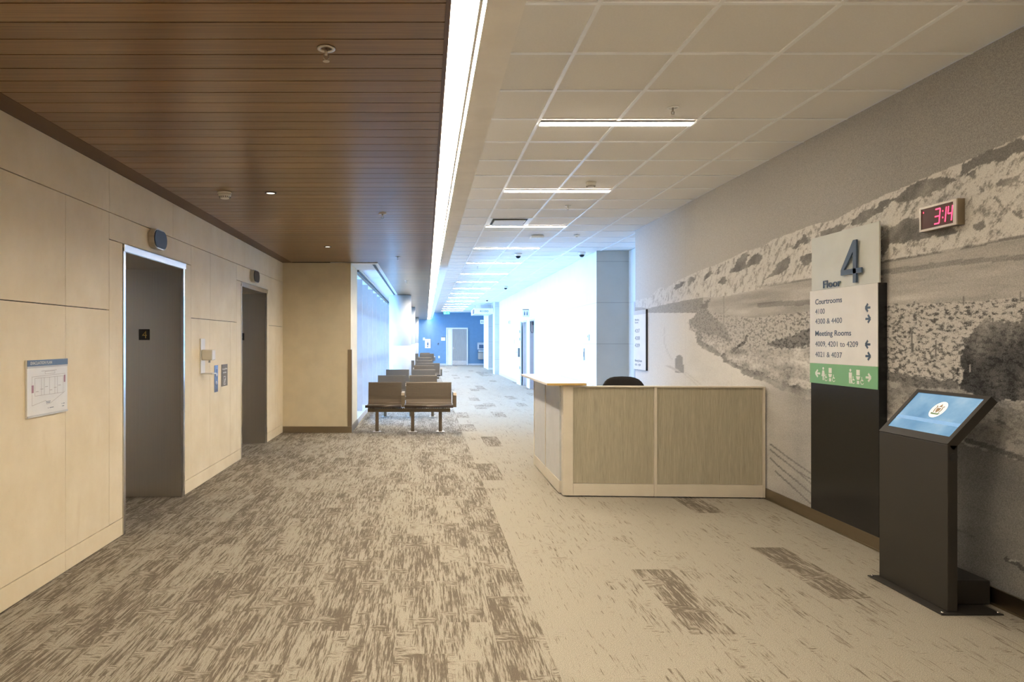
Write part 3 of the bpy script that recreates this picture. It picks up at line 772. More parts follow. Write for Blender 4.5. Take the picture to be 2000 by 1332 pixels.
def make_mural():
    NU, NV = 940, 400
    inv = np.linspace(1/10.66, 1/1.6, NU); Y = 1/inv; Z = np.linspace(0.0, ZT, NV)
    YY, ZZ = np.meshgrid(Y, Z, indexing='ij')
    U0 = 832+F*XR/YY; V0 = 665-(ZZ-H)*F/YY
    sc = (1500./np.maximum(U0-832, 100))  # keep warp in proportion on the wall
    wx = fbm(YY*3, ZZ*5, 3)*14/sc; wz = fbm(YY*3+9, ZZ*5+4, 7)*10/sc
    hx = fbm(YY*15, ZZ*24, 13)*11/sc; hz_ = fbm(YY*15+5, ZZ*24+2, 17)*11/sc
    U = U0+wx+hx; V = V0+wz+hz_
    ridge = np.array([(1240,587),(1267,582),(1290,561),(1301,564),(1321,549),(1348,537),(1366,529),(1393,519),(1420,508),(1456,491),(1487,482),(1510,468),(1553,452),(1582,441),(1600,435),(1629,430),(1665,410),(1711,389),(1730,379),(1774,361),(1823,340),(1882,317),(1953,285),(2000,263),(2280,140),(3560,-350)])
    base = np.array([(1240,600),(1267,602),(1312,592),(1366,582),(1420,577),(1465,568),(1510,557),(1582,544),(1719,511),(1762,503),(1862,491),(1970,464),(2000,456),(2280,390),(3560,60)])
    btop = np.array([(1340,640),(1366,604),(1393,609),(1420,616),(1474,620),(1510,615),(1582,609),(1732,595),(1862,591),(2000,580),(2280,560),(3560,470)])
    bbot = np.array([(1340,640),(1348,643),(1375,654),(1420,669),(1492,678),(1528,676),(1582,674),(1732,735),(1862,745),(2000,775),(2280,800),(3560,1150)])
    bank = np.array([(1340,640),(1362,652),(1364,669),(1402,692),(1416,703),(1456,726),(1510,744),(1582,770),(1732,820),(1888,862),(2000,898),(2280,990),(3560,1600)])
    I = lambda a, uu: np.interp(uu, a[:, 0], a[:, 1])
    Vr = V0+wz*.35; R = I(ridge, U0); Bs = I(base, U0); BT = I(btop, U0); BB = I(bbot, U0); BK = I(bank, U0)
    tone = np.full(U.shape, .60); bush = np.zeros(U.shape); mtn = np.zeros(U.shape)
    tone += .20*np.clip((1750-U0)/450, 0, 1)-.05*np.clip((U0-1800)/250, 0, 1)  # daylight painted into the sky tone: lighter to the left, dimmer to the right
    m = Vr > R
    tone[m] = .93; mtn[m] = .75+.25*np.clip((U0[m]-1400)/300, 0, 1)
    polys = [[(1459,492),(1461,499),(1454,523),(1447,532),(1422,535),(1433,524),(1438,508)], [(1481,492),(1487,499),(1485,514),(1471,521),(1453,524),(1465,505)],
      [(1543,501),(1544,514),(1535,532),(1510,542),(1492,544),(1516,528),(1526,512)], [(1575,456),(1577,472),(1564,481),(1546,490),(1559,474)], [(1584,492),(1584,514),(1570,521),(1561,503)],
      [(1388,526),(1393,535),(1373,550),(1373,541)], [(1416,537),(1416,553),(1398,553),(1406,544)], [(1409,514),(1402,533),(1398,533),(1402,521)],
      [(1330,548),(1336,552),(1322,566),(1318,562)], [(1350,538),(1358,545),(1342,560),(1340,552)],
      [(1776,362),(1789,358),(1823,343),(1871,347),(1852,362),(1821,379),(1789,387),(1776,395),(1747,391),(1734,404),(1709,408),(1718,395),(1751,385)],
      [(1747,437),(1779,423),(1795,427),(1870,450),(1850,462),(1810,461),(1768,475),(1740,478),(1722,500),(1720,470)], [(1947,364),(1957,351),(1993,347),(2000,360),(1966,366)],
      [(1945,379),(1961,402),(1989,416),(2000,405),(2000,428),(1989,424),(1940,389)], [(1882,339),(1907,332),(1907,347),(1890,345)], [(1900,351),(1924,377),(1913,372)],
      [(1657,437),(1684,414),(1718,404),(1730,408),(1701,423),(1688,435),(1663,442)], [(1903,433),(1928,431),(1922,444),(1907,448)], [(1600,455),(1625,440),(1660,436),(1640,455),(1610,470)]]
    for p in polys:
        k = pip(U, V, p) & m; tone[k] = .50+.22*fbm(YY[k]*7+ZZ[k]*6, ZZ[k]*5-YY[k]*2, 91); mtn[k] = .12
    k = pip(U, V, [(1882,317),(1953,285),(2000,263),(2280,140),(2280,180),(2000,297),(1909,326),(1873,343)]) & m
    tone[k] = .50+.6*np.clip(fbm(YY[k]*2.2+ZZ[k]*3, ZZ[k]*16, 21), -.1, .5); mtn[k] = .1
    fade = np.clip((U0-1240)/120, 0, 1)              # haze in the distance of the picture
    # field
    f = Vr > Bs
    tone[f] = .72; mtn[f] = 0
    tone[f] += .18*fbm(YY[f]*1.5, ZZ[f]*14, 31)
    d = seg(U0, V0+wz*.5, [(1483,596),(1582,590),(1719,532),(1835,518),(2000,501),(2280,480)]); k = f & (d < 5); tone[k] -= .16
    d = seg(U0, V0+wz*.5, [(1719,512),(1762,504),(1862,490),(1970,466),(2280,400)]); k = d < 2.5; tone[k] -= .2
    d = seg(U0, V0+wz*.4, [(1480,560),(1582,546)]); tone[d < 2] -= .15
    # hazy tree line at far left
    k = f & (V0 < 611) & (U0 < 1372); tone[k] = .60; bush[k] = .2
    k = f & (V0 >= 611) & (U0 < 1372); tone[k] = .93
    # bushes
    k = (Vr > BT) & (Vr < BB+6) & (U0 > 1345); tone[k] = .78; bush[k] = .55+.45*np.clip((U0[k]-1450)/250, 0, 1)
    k = pip(U, V, [(1343,629),(1366,606),(1380,600),(1395,620),(1420,640),(1430,668),(1366,648)]); tone[k] = .62; bush[k] = .3
    k = pip(U, V, [(1366,602),(1380,588),(1386,584),(1384,598),(1376,604)]); tone[k] = .50
    # grass bank
    k = (Vr >= BB+6) & (Vr < BK) & (U0 > 1345); tone[k] = .76; bush[k] = .34; tone[k] += .3*fbm(YY[k]*5, ZZ[k]*16, 41)
    k = pip(U, V, [(1492,674),(1528,661),(1582,643),(1640,640),(1732,700),(1732,745),(1640,700),(1582,674),(1528,680)]); tone[k] = .47; bush[k] = .5
    # river ice
    k = (Vr >= BK) & ((U0 > 1345) | (V0 > 650)); tone[k] = .93+.06*fbm(YY[k]*2, ZZ[k]*9, 51); bush[k] = 0
    k = (U0 <= 1345) & (V0 > 611); tone[k] = .93
    n_ = fbm(YY*6, ZZ*8, 61)
    k = (Vr >= BK) & (U0 > 1440) & (V0 > 735); tone[k] -= .32*np.clip((U0[k]-1440)/120, 0, 1)+.18*np.clip((U0[k]-1600)/300, 0, 1)  # dim light low on the near side, painted into the ice tone
    d = seg(U, V, [(1362,652),(1366,668),(1402,691)]); k = d < 5.5; tone[k] = .62+.2*n_[k]
    d = seg(U, V, [(1413,694),(1418,706),(1456,727),(1510,746),(1582,771),(1640,792)]); w_ = 4+5*np.clip((U0-1420)/160, 0, 1); k = d < w_; tone[k] = .55+.25*n_[k]
    d = seg(U, V, [(1436,682),(1449,668),(1458,655)]); tone[d < 3] = .45
    # brown grass and dark trees at the near side
    k = pip(U, V, [(1732,745),(1862,745),(1900,775),(2000,785),(2280,840),(2280,1020),(2000,900),(1888,864),(1732,812)]); tone[k] = .60+.25*n_[k]; bush[k] = .25
    d = seg(U, V, [(1732,735),(1800,748),(1862,752)]); k = d < 9; tone[k] = .40; bush[k] = .3
    Vt = V+fbm(YY*9, ZZ*9, 77)*26; Ut = U+fbm(YY*12, ZZ*8, 78)*22
    k = pip(Ut, Vt, [(1876,664),(1905,645),(1943,635),(2000,628),(2650,590),(2700,900),(2000,782),(1916,774),(1862,745),(1880,725)])
    tone[k] = .20+.34*np.clip((705-V0[k])/80, 0, 1)+.2*fbm(YY[k]*16, ZZ[k]*7, 79); bush[k] = .30
    k2 = k & (V0 > 700) & (fbm(YY*14, ZZ*5, 71) > .52); tone[k2] = .7
    # thin marks
    marks = [([(1782,648),(1782,686)], 1.7, .33), ([(1828,667),(1828,694)], 1.7, .33), ([(1828,678),(1847,693)], 1.2, .35), ([(1828,678),(1815,690)], 1.2, .35), ([(1882,580),(1882,594)], 1.3, .4), ([(1788,589),(1788,602)], 1.2, .45),
             ([(1994,570),(1994,586)], 1.4, .4), ([(1413,578),(1413,645)], 1., .62), ([(1413,600),(1404,588)], .8, .68), ([(1413,605),(1422,590)], .8, .68), ([(1413,615),(1403,605)], .8, .68), ([(1413,612),(1424,602)], .8, .68), ([(1413,622),(1421,616)], .8, .68),
             ([(1298,640),(1296,655),(1298,670),(1304,688),(1314,704)], 1.2, .84), ([(1335,728),(1362,753)], 1, .84), ([(1340,727),(1368,750)], 1, .84),
             ([(1515,920),(1584,985)], 1.2, .42), ([(1532,920),(1584,964)], 1.2, .42), ([(1556,920),(1584,936)], 1.2, .44), ([(1505,867),(1540,894),(1584,925)], 1.2, .44), ([(1505,878),(1545,910),(1584,945)], 1.2, .44), ([(1505,895),(1532,920)], 1.2, .42),
             ([(1857,1032),(1880,1038),(1902,1050)], 2.2, .36), ([(1964,1091),(1985,1100),(2010,1122)], 4, .22), ([(1972,1094),(1990,1096)], 2, .6), ([(1890,985),(1948,1010)], 1.6, .40),
             ([(1888,860),(1930,872),(1980,890),(2010,900)], 4.5, .34), ([(1946,820),(1962,828)], 2.5, .34)]
    for pts, w_, tv in marks:
        d = seg(U0+wx*.25, V0+wz*.25, pts); k = d < w_; tone[k] = tv; bush[k] = 0
    # walking animal and its long shadow on the ice
    k = ((U0-1326.5)/8)**2+((V0-707)/14)**2 < 1; tone[k] = .55
    for q in (1321, 1326, 1331, 1333): k = (abs(U0-q) < 1.8) & (V0 > 712) & (V0 < 728); tone[k] = .55
    k = pip(U0, V0, [(1298,713),(1310,715),(1326,722),(1328,727),(1314,722)]); tone[k] = .78
    hz = np.clip((1380-U0)/140, 0, 1)*.35; tone = tone*(1-hz)+.84*hz*1.0; bush *= (1-hz); mtn *= (1-hz*1.2)
    # mesh
    co = np.stack([np.full(YY.shape, XR), YY, ZZ], -1).reshape(-1, 3)
    ii = np.arange(NU*NV).reshape(NU, NV); q = np.stack([ii[:-1, :-1], ii[:-1, 1:], ii[1:, 1:], ii[1:, :-1]], -1).reshape(-1, 4)
    back = [(XR, 1.6, 0), (XR, 10.66, 0), (XR, 10.66, ZT), (XR, 1.6, ZT), (XR+.15, 1.6, 0), (XR+.15, 10.66, 0), (XR+.15, 10.66, ZT), (XR+.15, 1.6, ZT)]
    n0 = len(co); co = np.vstack([co, np.array(back)])
    ex = np.array([[4, 7, 6, 5], [1, 5, 6, 2], [0, 3, 7, 4], [3, 2, 6, 7], [0, 4, 5, 1]])+n0
    fa = np.vstack([q, ex])
    me = bpy.data.meshes.new('wall_right'); me.vertices.add(len(co)); me.vertices.foreach_set('co', co.astype(np.float32).ravel())
    me.loops.add(fa.size); me.loops.foreach_set('vertex_index', fa.ravel().astype(np.int32)); me.polygons.add(len(fa))
    me.polygons.foreach_set('loop_start', np.arange(0, fa.size, 4, dtype=np.int32)); me.polygons.foreach_set('loop_total', np.full(len(fa), 4, np.int32))
    me.materials.append(M['mural']); me.materials.append(M['wtile'])
    mi = np.zeros(len(fa), np.int32); mi[-5:] = 1; me.polygons.foreach_set('material_index', mi)
    me.update(calc_edges=True); me.validate()
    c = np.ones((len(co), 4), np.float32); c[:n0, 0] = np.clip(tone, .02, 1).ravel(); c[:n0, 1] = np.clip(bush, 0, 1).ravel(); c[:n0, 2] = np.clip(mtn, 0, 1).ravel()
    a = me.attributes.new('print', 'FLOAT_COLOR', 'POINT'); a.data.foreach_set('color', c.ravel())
    o = bpy.data.objects.new('wall_right', me); COL.objects.link(o); struct(o)
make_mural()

# ---- alcove past the mural, corridor wall, piers
struct(B().box(3.84, 3.99, 10.3, 13.25, 0, ZT).box(3.379, 3.99, 10.3, 10.4, 0, ZT).build('wall_alcove', M['wtile']))
b = B(); b.m(0)
for y0, y1 in ((13.1, 20.6), (21.5, 22.17), (22.95, 30.5)): b.box(XR, XR+.3, y0, y1, 0, ZT)
b.box(XR, XR+.3, 20.6, 21.5, 2.15, ZT); b.box(XR, XR+.3, 22.17, 22.95, 2.15, ZT)
b.m(1).box(XR, 3.84, 13.085, 13.0995, 0, ZT)
struct(b.build('wall_corridor', [M['wtile'], M['gtile']]))
struct(B().box(XR-.012, XR-.001, 13.2, 20.5, 0, .10).box(XR-.012, XR-.001, 23.0, 30.5, 0, .10).box(XR+.01, 3.83, 13.07, 13.084, 0, .10).build('baseboard_corridor', M['palegrey']))
struct(B().box(5.2, 5.35, 10.0, YE+.2, 0, 3.25).box(3.99, 5.3, 10.2, 10.3, 0, 3.25).box(3.529, 5.2, 30.2, 30.4, 0, ZT).build('wall_outer', M['wtile']))
b = B(); b.m(0).box(3.03, XR, 30.5, 31.3, 0, ZT).box(XR, 3.9, 30.5, 31.3, 0, ZT); b.m(1).box(3.035, 3.3, 30.485, 30.499, 0, ZT)
struct(b.build('wall_pier', [M['wtile'], M['gtile']]))
b = B(); b.m(0).box(3.2, 5.2, 35.5, 38.3, 0, ZT); b.m(1).box(3.21, 3.62, 35.485, 35.499, 0.1, ZT)
struct(b.build('wall_pier', [M['wtile'], M['gtile']]))
struct(B().box(3.0, 3.9, 31.3, 31.6, 2.95, ZT).box(2.3, 3.9, 33.3, 33.4, 2.95, ZT).build('trim_6', M['beam']))
struct(B().box(-4, 5.3, YB-.15, YB, 0, 3.25).build('wall_near', M['beige']))

def flat_door(name, y0, y1, yj, leafmat):
    d = sroot(name, (XR+.15, (y0+y1)/2, 0))
    B().box(XR-.008, XR+.30, y0-.05, y0-.001+.05, .002, 2.149).box(XR-.008, XR+.30, y1-.05, y1-.001, .002, 2.149).box(XR-.008, XR+.30, y0+.05, y1-.05, 2.1, 2.149).build('door_frame', M['mull'], d)
    lf = B().box(XR+.24, XR+.285, y0+.055, y1-.055, .01, 2.095).build('door_leaf', leafmat, d)
    B().tube([(XR+.238, y0+.12, 1.02), (XR+.18, y0+.12, 1.02), (XR+.18, y0+.25, 1.02)], .012, 8).build('door_handle', M['nickel'], lf)
    return d
flat_door('door_2', 20.6, 21.5, 0, M['signblue'])
flat_door('door_3', 22.17, 22.95, 0, M['palegrey'])
d = sroot('door_4', (XR-.06, 23.5, 0))
lf = B().box(XR-.10, XR-.055, 22.98, 23.86, .01, 2.12).build('door_leaf', M['white'], d)
for z in (1.75, 1.5, .55): B().box(XR-.115, XR-.10, 23.0, 23.05, z, z+.09).build('hinge', M['rubber'], lf)
B().rbox(XR-.15, XR-.101, 23.04, 23.2, .95, 1.25, .01).build('exit_device', M['rubber'], lf)
B().tube([(XR-.10, 23.62, 1.1), (XR-.15, 23.62, 1.1), (XR-.15, 23.74, 1.1)], .014, 8).build('door_handle', M['nickel'], lf)
# door in the alcove, frame with hinges
d = sroot('door_5', (3.84, 12.3, 0))
B().box(3.80, 3.839, 12.56, 12.64, .002, 2.2).box(3.80, 3.839, 11.5, 11.56, .002, 2.2).box(3.80, 3.839, 11.56, 12.56, 2.14, 2.2).build('door_frame', M['mull'], d)
lf = B().box(3.805, 3.835, 11.57, 12.55, .01, 2.13).build('door_leaf', M['palegrey'], d)
for z in (1.85, .95, .25): B().box(3.797, 3.804, 12.50, 12.545, z, z+.11).build('hinge', M['rubber'], lf)
# door closer arm on door_2
t = thing('door_closer', 'dark looped door closer arm at the corridor restroom door', 'door closer', (XR+.05, 21.4, 2.0))
B().tube([(XR+.02, 21.44, 2.08), (XR+.02, 21.44, 1.80), (XR+.04, 21.44, 1.74), (XR+.09, 21.44, 1.74), (XR+.10, 21.44, 1.82), (XR+.10, 21.44, 2.08)], .008, 8).build('arm', M['plasticblack'], t)
B().rbox(XR+.07, XR+.13, 21.40, 21.445, 1.98, 2.09, .004).build('closer_body', M['plasticblack'], t)

def flag(label, x0, x1, y, z0, z1, group):
    t = thing('projecting_restroom_sign', label, 'sign', (x1, y, z0), group)
    B().rbox(x0, x1, y-.012, y+.012, z0, z1, .003).build('panel', M['signwhite'], t)
    B().box(x0, x1, y-.018, y+.018, z1+.0005, z1+.022).build('top_rail', M['rubber'], t)
    fr_ = FE(y-.0125); b = B(); w_ = x1-x0
    for q in (.33, .72):
        xc = x0+w_*q; b.fbox(fr_, xc-.018, xc+.018, z0+.05, z1-.075, 0, .003); b.fbox(fr_, xc-.012, xc+.012, z1-.068, z1-.04, 0, .003)
    b.build('pictogram', M['text'], t); return t
flag('projecting white restroom sign above the corridor doors', XR-.20, XR-.001, 21.7, 2.24, 2.46, 'projecting restroom signs')
flag('farther projecting restroom sign in front of the blue wall', 3.0, 3.198, 38.2, 2.42, 2.64, 'projecting restroom signs')
# small devices on the corridor wall
t = thing('wall_strobe', 'small white strobe high on the corridor wall', 'alarm', (XR, 26.6, 2.1))
B().rbox(XR-.05, XR-.001, 26.4, 26.75, 2.13, 2.27, .006).build('housing', M['white'], t); B().box(XR-.055, XR-.0505, 26.5, 26.6, 2.15, 2.25).build('lens', M['rubber'], t)
t = thing('wall_switch', 'small pale wall plate midway along the white corridor wall', 'wall plate', (XR, 25.3, 1.3))
B().rbox(XR-.012, XR-.001, 25.2, 25.35, 1.38, 1.53, .003).build('plate', M['palegrey'], t); B().box(XR-.015, XR-.0122, 25.25, 25.3, 1.42, 1.48).build('rocker', M['white'], t)
fw = FR()
t = thing('push_plate', 'slim vertical steel push plate on the near white corridor wall', 'push plate', (XR, 14.1, 1.1))
B().fbox(fw, -14.13, -14.05, 1.10, 1.34, .001, .012).build('plate', M['steel'], t); B().fbox(fw, -14.11, -14.07, 1.17, 1.27, .0121, .018).build('button', M['signblue'], t)
t = thing('thermostat', 'small white thermostat on the near white corridor wall', 'thermostat', (XR, 13.5, 1.4))
B().fbox(fw, -13.75, -13.63, 1.50, 1.62, .001, .025).build('body', M['white'], t); B().fbox(fw, -13.71, -13.67, 1.56, 1.60, .0251, .027).build('display', M['rubber'], t)

# 4100 portal sign
t = thing('courtroom_portal_sign', 'white illuminated box sign reading 4100 over the courtroom entrance', 'sign', (2.6, 31.6, 2.7))
B().box(2.18, 3.02, 31.0, 33.4, 2.70, 2.94).build('box', M['signwhite'], t)
text('4100', FE(30.999), 2.40, 2.77, 2.86, M['textgrey'], t, a1=2.80, c0=.001, depth=.006, bold=.01)
B().box(2.172, 2.179, 31.2, 32.3, 2.72, 2.92).build('side_panel', M['rubber'], t)
for ya in (31.5, 32.8): B().box(2.4, 2.5, ya, ya+.1, 2.94, ZT-.006).build('hanger', M['white'], t)

# room directory on the mural's far end
t = thing('room_directory_sign', 'tall white wall sign listing 4207 4208 4209 at the far end of the mural', 'sign', (XR, 10.35, 1.07))
B().fbox(fw, -10.64, -10.06, 1.06, 1.955, .001, .028).build('box', M['stele'], t)
B().fbox(fw, -10.64, -10.062, 1.062, 1.89, .0281, .033).build('face', M['signwhite'], t)
B().fbox(fw, -10.64, -10.062, 1.891, 1.953, .0281, .033).build('header', M['palegrey'], t)
for s_, z, h_, w_ in (('Meeting', 1.80, .03, .2), ('Rooms', 1.76, .03, .16), ('4207', 1.62, .055, .24), ('4208', 1.51, .055, .24), ('4209', 1.40, .055, .24), ('Meeting Rooms', 1.18, .035, .34), ('4201 - 4209', 1.12, .03, .28)):
    text(s_, fw, -10.57, z, z+h_, M['textgrey'], t, a1=-10.57+w_, c0=.0331, bold=.01)

# =================================================================== DIRECTORY STELE
def stele():
    fr = FR(3.170); a0, a1 = -5.69, -4.838
    t = thing('directory_sign', 'tall black and white directory sign reading Floor 4 on the mural wall', 'sign', (3.2, 5.26, .12))
    B().fbox(fr, a0, a1, .12, 1.905, -.058, 0).build('black_box', M['stele'], t)
    p = B().fbox(fr, a0+.012, a1+.004, 1.906, 2.335, -.010, .001).build('floor_panel', M['frost'], t)
    for a in (a0+.05, a1-.05):
        for z in (1.95, 2.29): B().fbox(fr, a-.01, a+.01, z-.01, z+.01, -.055, -.0105).build('standoff', M['nickel'], t)
    # numeral 4, raised
    def A(px): return -3.155*F/(px-832)
    q = B(); x0, x1, xb = A(1644), A(1684), A(1674)
    zb, zt, zc = 1.925, 2.24, 2.0
    w = .034; c0, c1 = .012, .024
    q.fbox(fr, xb-w*1.1, xb, zb, zt, c0, c1); q.fbox(fr, x0, x1, zc-.008, zc+.03, c0, c1)
    q.prism([(xb-w*1.1, zt), (x0, zc+.03), (x0+.038, zc+.03), (xb-w*1.1, zt-.085)], fr, c0, c1)
    q.build('numeral', M['text'], p)
    text('Floor', fr, A(1607), 1.915, 1.975, M['text'], p, a1=A(1641), c0=.008, depth=.006, bold=0)
    fc = B().fbox(fr, a0-.006, a1-.004, 1.316, 1.904, .001, .006).build('directory_face', M['signwhite'], t)
    gb = B().fbox(fr, a0-.006, a1-.004, 1.155, 1.315, .001, .006).build('restroom_band', M['green'], t)
    def AA(px): return -3.164*F/(px-832)
    L0 = AA(1592.5); k = dict(c0=.0062)
    rows = [('Courtrooms', 1.792, .042, AA(1644.5), .012), ('4100', 1.713, .042, AA(1611), 0), ('4300 & 4400', 1.634, .042, AA(1644.5), 0),
            ('Meeting Rooms', 1.537, .042, AA(1662.5), .012), ('4009, 4201 to 4209', 1.452, .042, AA(1676), 0), ('4021 & 4037', 1.368, .042, AA(1644.5), 0)]
    for s_, z, h_, e, bo in rows: text(s_, fr, L0, z, z+h_, M['text'], fc, a1=e, bold=bo, **k)
    def arrow(right, z, a_, b_, m, par, name='arrow'):
        q = B(); h = .028; zc_ = z; t0, t1 = (a_, b_) if right else (b_, a_)
        stroke(q, fr, [(t0, zc_), (t1, zc_)], .016, .0062, .007)
        bk = t1-(t1-t0)*.5
        stroke(q, fr, [(bk, zc_+h), (t1, zc_), (bk, zc_-h)], .016, .0062, .0072); q.build(name, m, par)
    p0, p1 = AA(1690.5), AA(1700)
    for right, z in ((False, 1.735), (True, 1.655), (False, 1.472), (True, 1.388)): arrow(right, z, p0, p1, M['text'], fc)
    arrow(False, 1.235, AA(1593), AA(1602), M['textwhite'], gb); arrow(True, 1.235, AA(1691), AA(1701), M['textwhite'], gb)
    def person(a, dress):
        q = B(); q.prism([(a+.011*math.cos(i*PI/5), 1.278+.011*math.sin(i*PI/5)) for i in range(10)], fr, .0062, .007)
        if dress: q.prism([(a-.012, 1.262), (a+.012, 1.262), (a+.024, 1.215), (a-.024, 1.215)], fr, .0062, .007); q.fbox(fr, a-.008, a+.008, 1.185, 1.215, .0062, .007)
        else: q.fbox(fr, a-.018, a+.018, 1.222, 1.262, .0062, .007); q.fbox(fr, a-.016, a-.003, 1.18, 1.222, .0062, .007); q.fbox(fr, a+.003, a+.016, 1.18, 1.222, .0062, .007)
        q.build('person_pictogram', M['textwhite'], gb)
    def wheel(a):
        q = B(); stroke(q, fr, [(a+.018*math.cos(i*PI/5+.8), 1.197+.016*math.sin(i*PI/5+.8)) for i in range(9)], .005, .0062, .007)
        stroke(q, fr, [(a-.004, 1.235), (a-.004, 1.21), (a+.012, 1.205)], .006, .0062, .007); q.build('wheelchair_pictogram', M['textwhite'], gb)
    def toilet(a):
        q = B(); q.fbox(fr, a-.02, a+.02, 1.245, 1.285, .0062, .007); q.prism([(a-.025, 1.238), (a+.025, 1.238), (a+.014, 1.212), (a-.014, 1.212)], fr, .0062, .007); q.fbox(fr, a-.014, a+.014, 1.18, 1.205, .0062, .007)
        q.build('toilet_pictogram', M['textwhite'], gb)
    person(AA(1608), True); wheel(AA(1613.5)); toilet(AA(1621.5)); wheel(AA(1628.5))
    person(AA(1661), False); wheel(AA(1667)); toilet(AA(1676)); wheel(AA(1684))
stele()

# =================================================================== CLOCK
def clock():
    fr = FR(3.178); a0, a1, z0, z1 = -4.45, -4.14, 2.195, 2.352
    t = thing('digital_clock', 'wall-mounted red digital clock showing 3:14 on the mural', 'clock', (3.2, 4.3, z0))
    b = B().fbox(fr, a0, a1, z0, z1, -.050, -.006)
    b.build('housing', M['bronze'], t)
    q = B(); w = .014
    q.fbox(fr, a0, a1, z0, z0+w, -.006, .002).fbox(fr, a0, a1, z1-w, z1, -.006, .002).fbox(fr, a0, a0+w, z0+w, z1-w, -.006, .002).fbox(fr, a1-w*1.8, a1, z0+w, z1-w, -.006, .002); q.build('bezel', M['nickel'], t)
    f = B().fbox(fr, a0+w, a1-w*1.8, z0+w, z1-w, -.006, -.003).build('display', M['lednight'], t)
    segs = {'3': 'abgcd', '1': 'bc', '4': 'fgbc'}
    def digit(ch, a, w_, zb, h):
        q = B(); sl = .12
        P = {'a': [(0, 1), (1, 1)], 'b': [(1, 1), (1, .5)], 'c': [(1, .5), (1, 0)], 'd': [(0, 0), (1, 0)], 'e': [(0, 0), (0, .5)], 'f': [(0, .5), (0, 1)], 'g': [(0, .5), (1, .5)]}
        for s_ in segs[ch]:
            pts = [(a+x_*w_+sl*z_*h, zb+z_*h) for x_, z_ in P[s_]]
            stroke(q, fr, pts, .0075, -.0028, -.002)
        q.build('digit', M['led'], t)
    digit('3', -4.325, .040, z0+.033, .09); digit('1', -4.275, .040, z0+.033, .09); digit('4', -4.217, .032, z0+.033, .09)
    q = B()
    for z in (z0+.058, z0+.098): q.fbox(fr, -4.258, -4.250, z, z+.009, -.0028, -.002)
    q.fbox(fr, a0+.028, a0+.035, z1-.04, z1-.032, -.0028, -.002); q.build('colon', M['led'], t)
clock()

# =================================================================== KIOSK
def kiosk():
    t = thing('information_kiosk', 'charcoal floor-standing information kiosk with tilted touch screen', 'kiosk', (2.95, 4.08, 0))
    y0, y1 = 3.80, 4.374
    bp = B().rbox(2.81, 3.15, 3.766, 4.40, .001, .008, .002).build('base_plate', M['kiosk'], t)
    for x, y in ((2.828, 3.785), (2.828, 4.38), (3.13, 3.785)): B().ring([(.009, .0081), (.008, .014), (.004, .016)], (x, y, 0), 2, 12).build('bolt', M['bright'], bp)
    body = B().rbox(2.868, 2.923, y0, y1, .0085, .925, .003).build('body', M['kiosk'], t)
    B().rbox(2.9235, 3.185, 3.90, y1-.02, .0085, .145, .006).build('rear_cabinet', M['black'], t)
    B().ring([(.020, y0-.004), (.020, y0+.001)], (2.90, 0, .86), 1, 20).build('speaker_grille', M['plasticblack'], t)
    # tilted head
    P0 = Vector((2.866, 0, .930)); P1 = Vector((3.108, 0, 1.192)); d = (P1-P0); L = d.length; d.normalize(); nrm = Vector((-d.z, 0, d.x))
    fr = frame((P0.x, 0, P0.z), (0, -1, 0), tuple(d))
    # normal of frame points up and toward the corridor
    hd = B(); a0, a1 = -y1, -y0
    hd.fbox(fr, a0, a1, 0, L, -.048, -.006)
    w = .022
    hd.fbox(fr, a0, a1, 0, .05, -.006, 0).fbox(fr, a0, a1, L-w, L, -.006, 0).fbox(fr, a0, a0+.03, .05, L-w, -.006, 0).fbox(fr, a1-.03, a1, .05, L-w, -.006, 0)
    h = hd.build('screen_housing', M['kiosk'], t)
    s = B().fbox(fr, a0+.03, a1-.03, .05, L-w, -.006, -.0045).build('screen', M['screen'], h)
    am = (a0+a1)/2+.01; bm_ = .225; c0 = -.0044
    B().prism([(am+.055*math.cos(i*PI/12), bm_+.062*math.sin(i*PI/12)) for i in range(24)], fr, c0, c0+.0004).build('emblem_oval', M['crestw'], s)
    B().fbox(fr, a0+.03, a1-.03, .125, .15, c0, c0+.0003).build('caption_band', M['screenband'], s)
    q = B(); c1 = c0+.0006
    q.prism([(am-.014, bm_+.012), (am+.014, bm_+.012), (am+.014, bm_-.008), (am, bm_-.026), (am-.014, bm_-.008)], fr, c1, c1+.0003)
    q.prism([(am-.012, bm_+.02), (am, bm_+.044), (am+.012, bm_+.02)], fr, c1, c1+.0003)
    for sg in (-1, 1): stroke(q, fr, [(am+sg*.020, bm_-.022), (am+sg*.026, bm_), (am+sg*.020, bm_+.02), (am+sg*.03, bm_+.026)], .007, c1, c1+.0003)
    q.build('emblem_crest', M['crestb'], s)
    q = B(); q.prism([(am-.035, bm_-.024), (am-.01, bm_-.028), (am+.01, bm_-.028), (am+.035, bm_-.024), (am+.028, bm_-.038), (am-.028, bm_-.038)], fr, c1, c1+.0003); q.build('emblem_mound', M['crestg'], s)
kiosk()

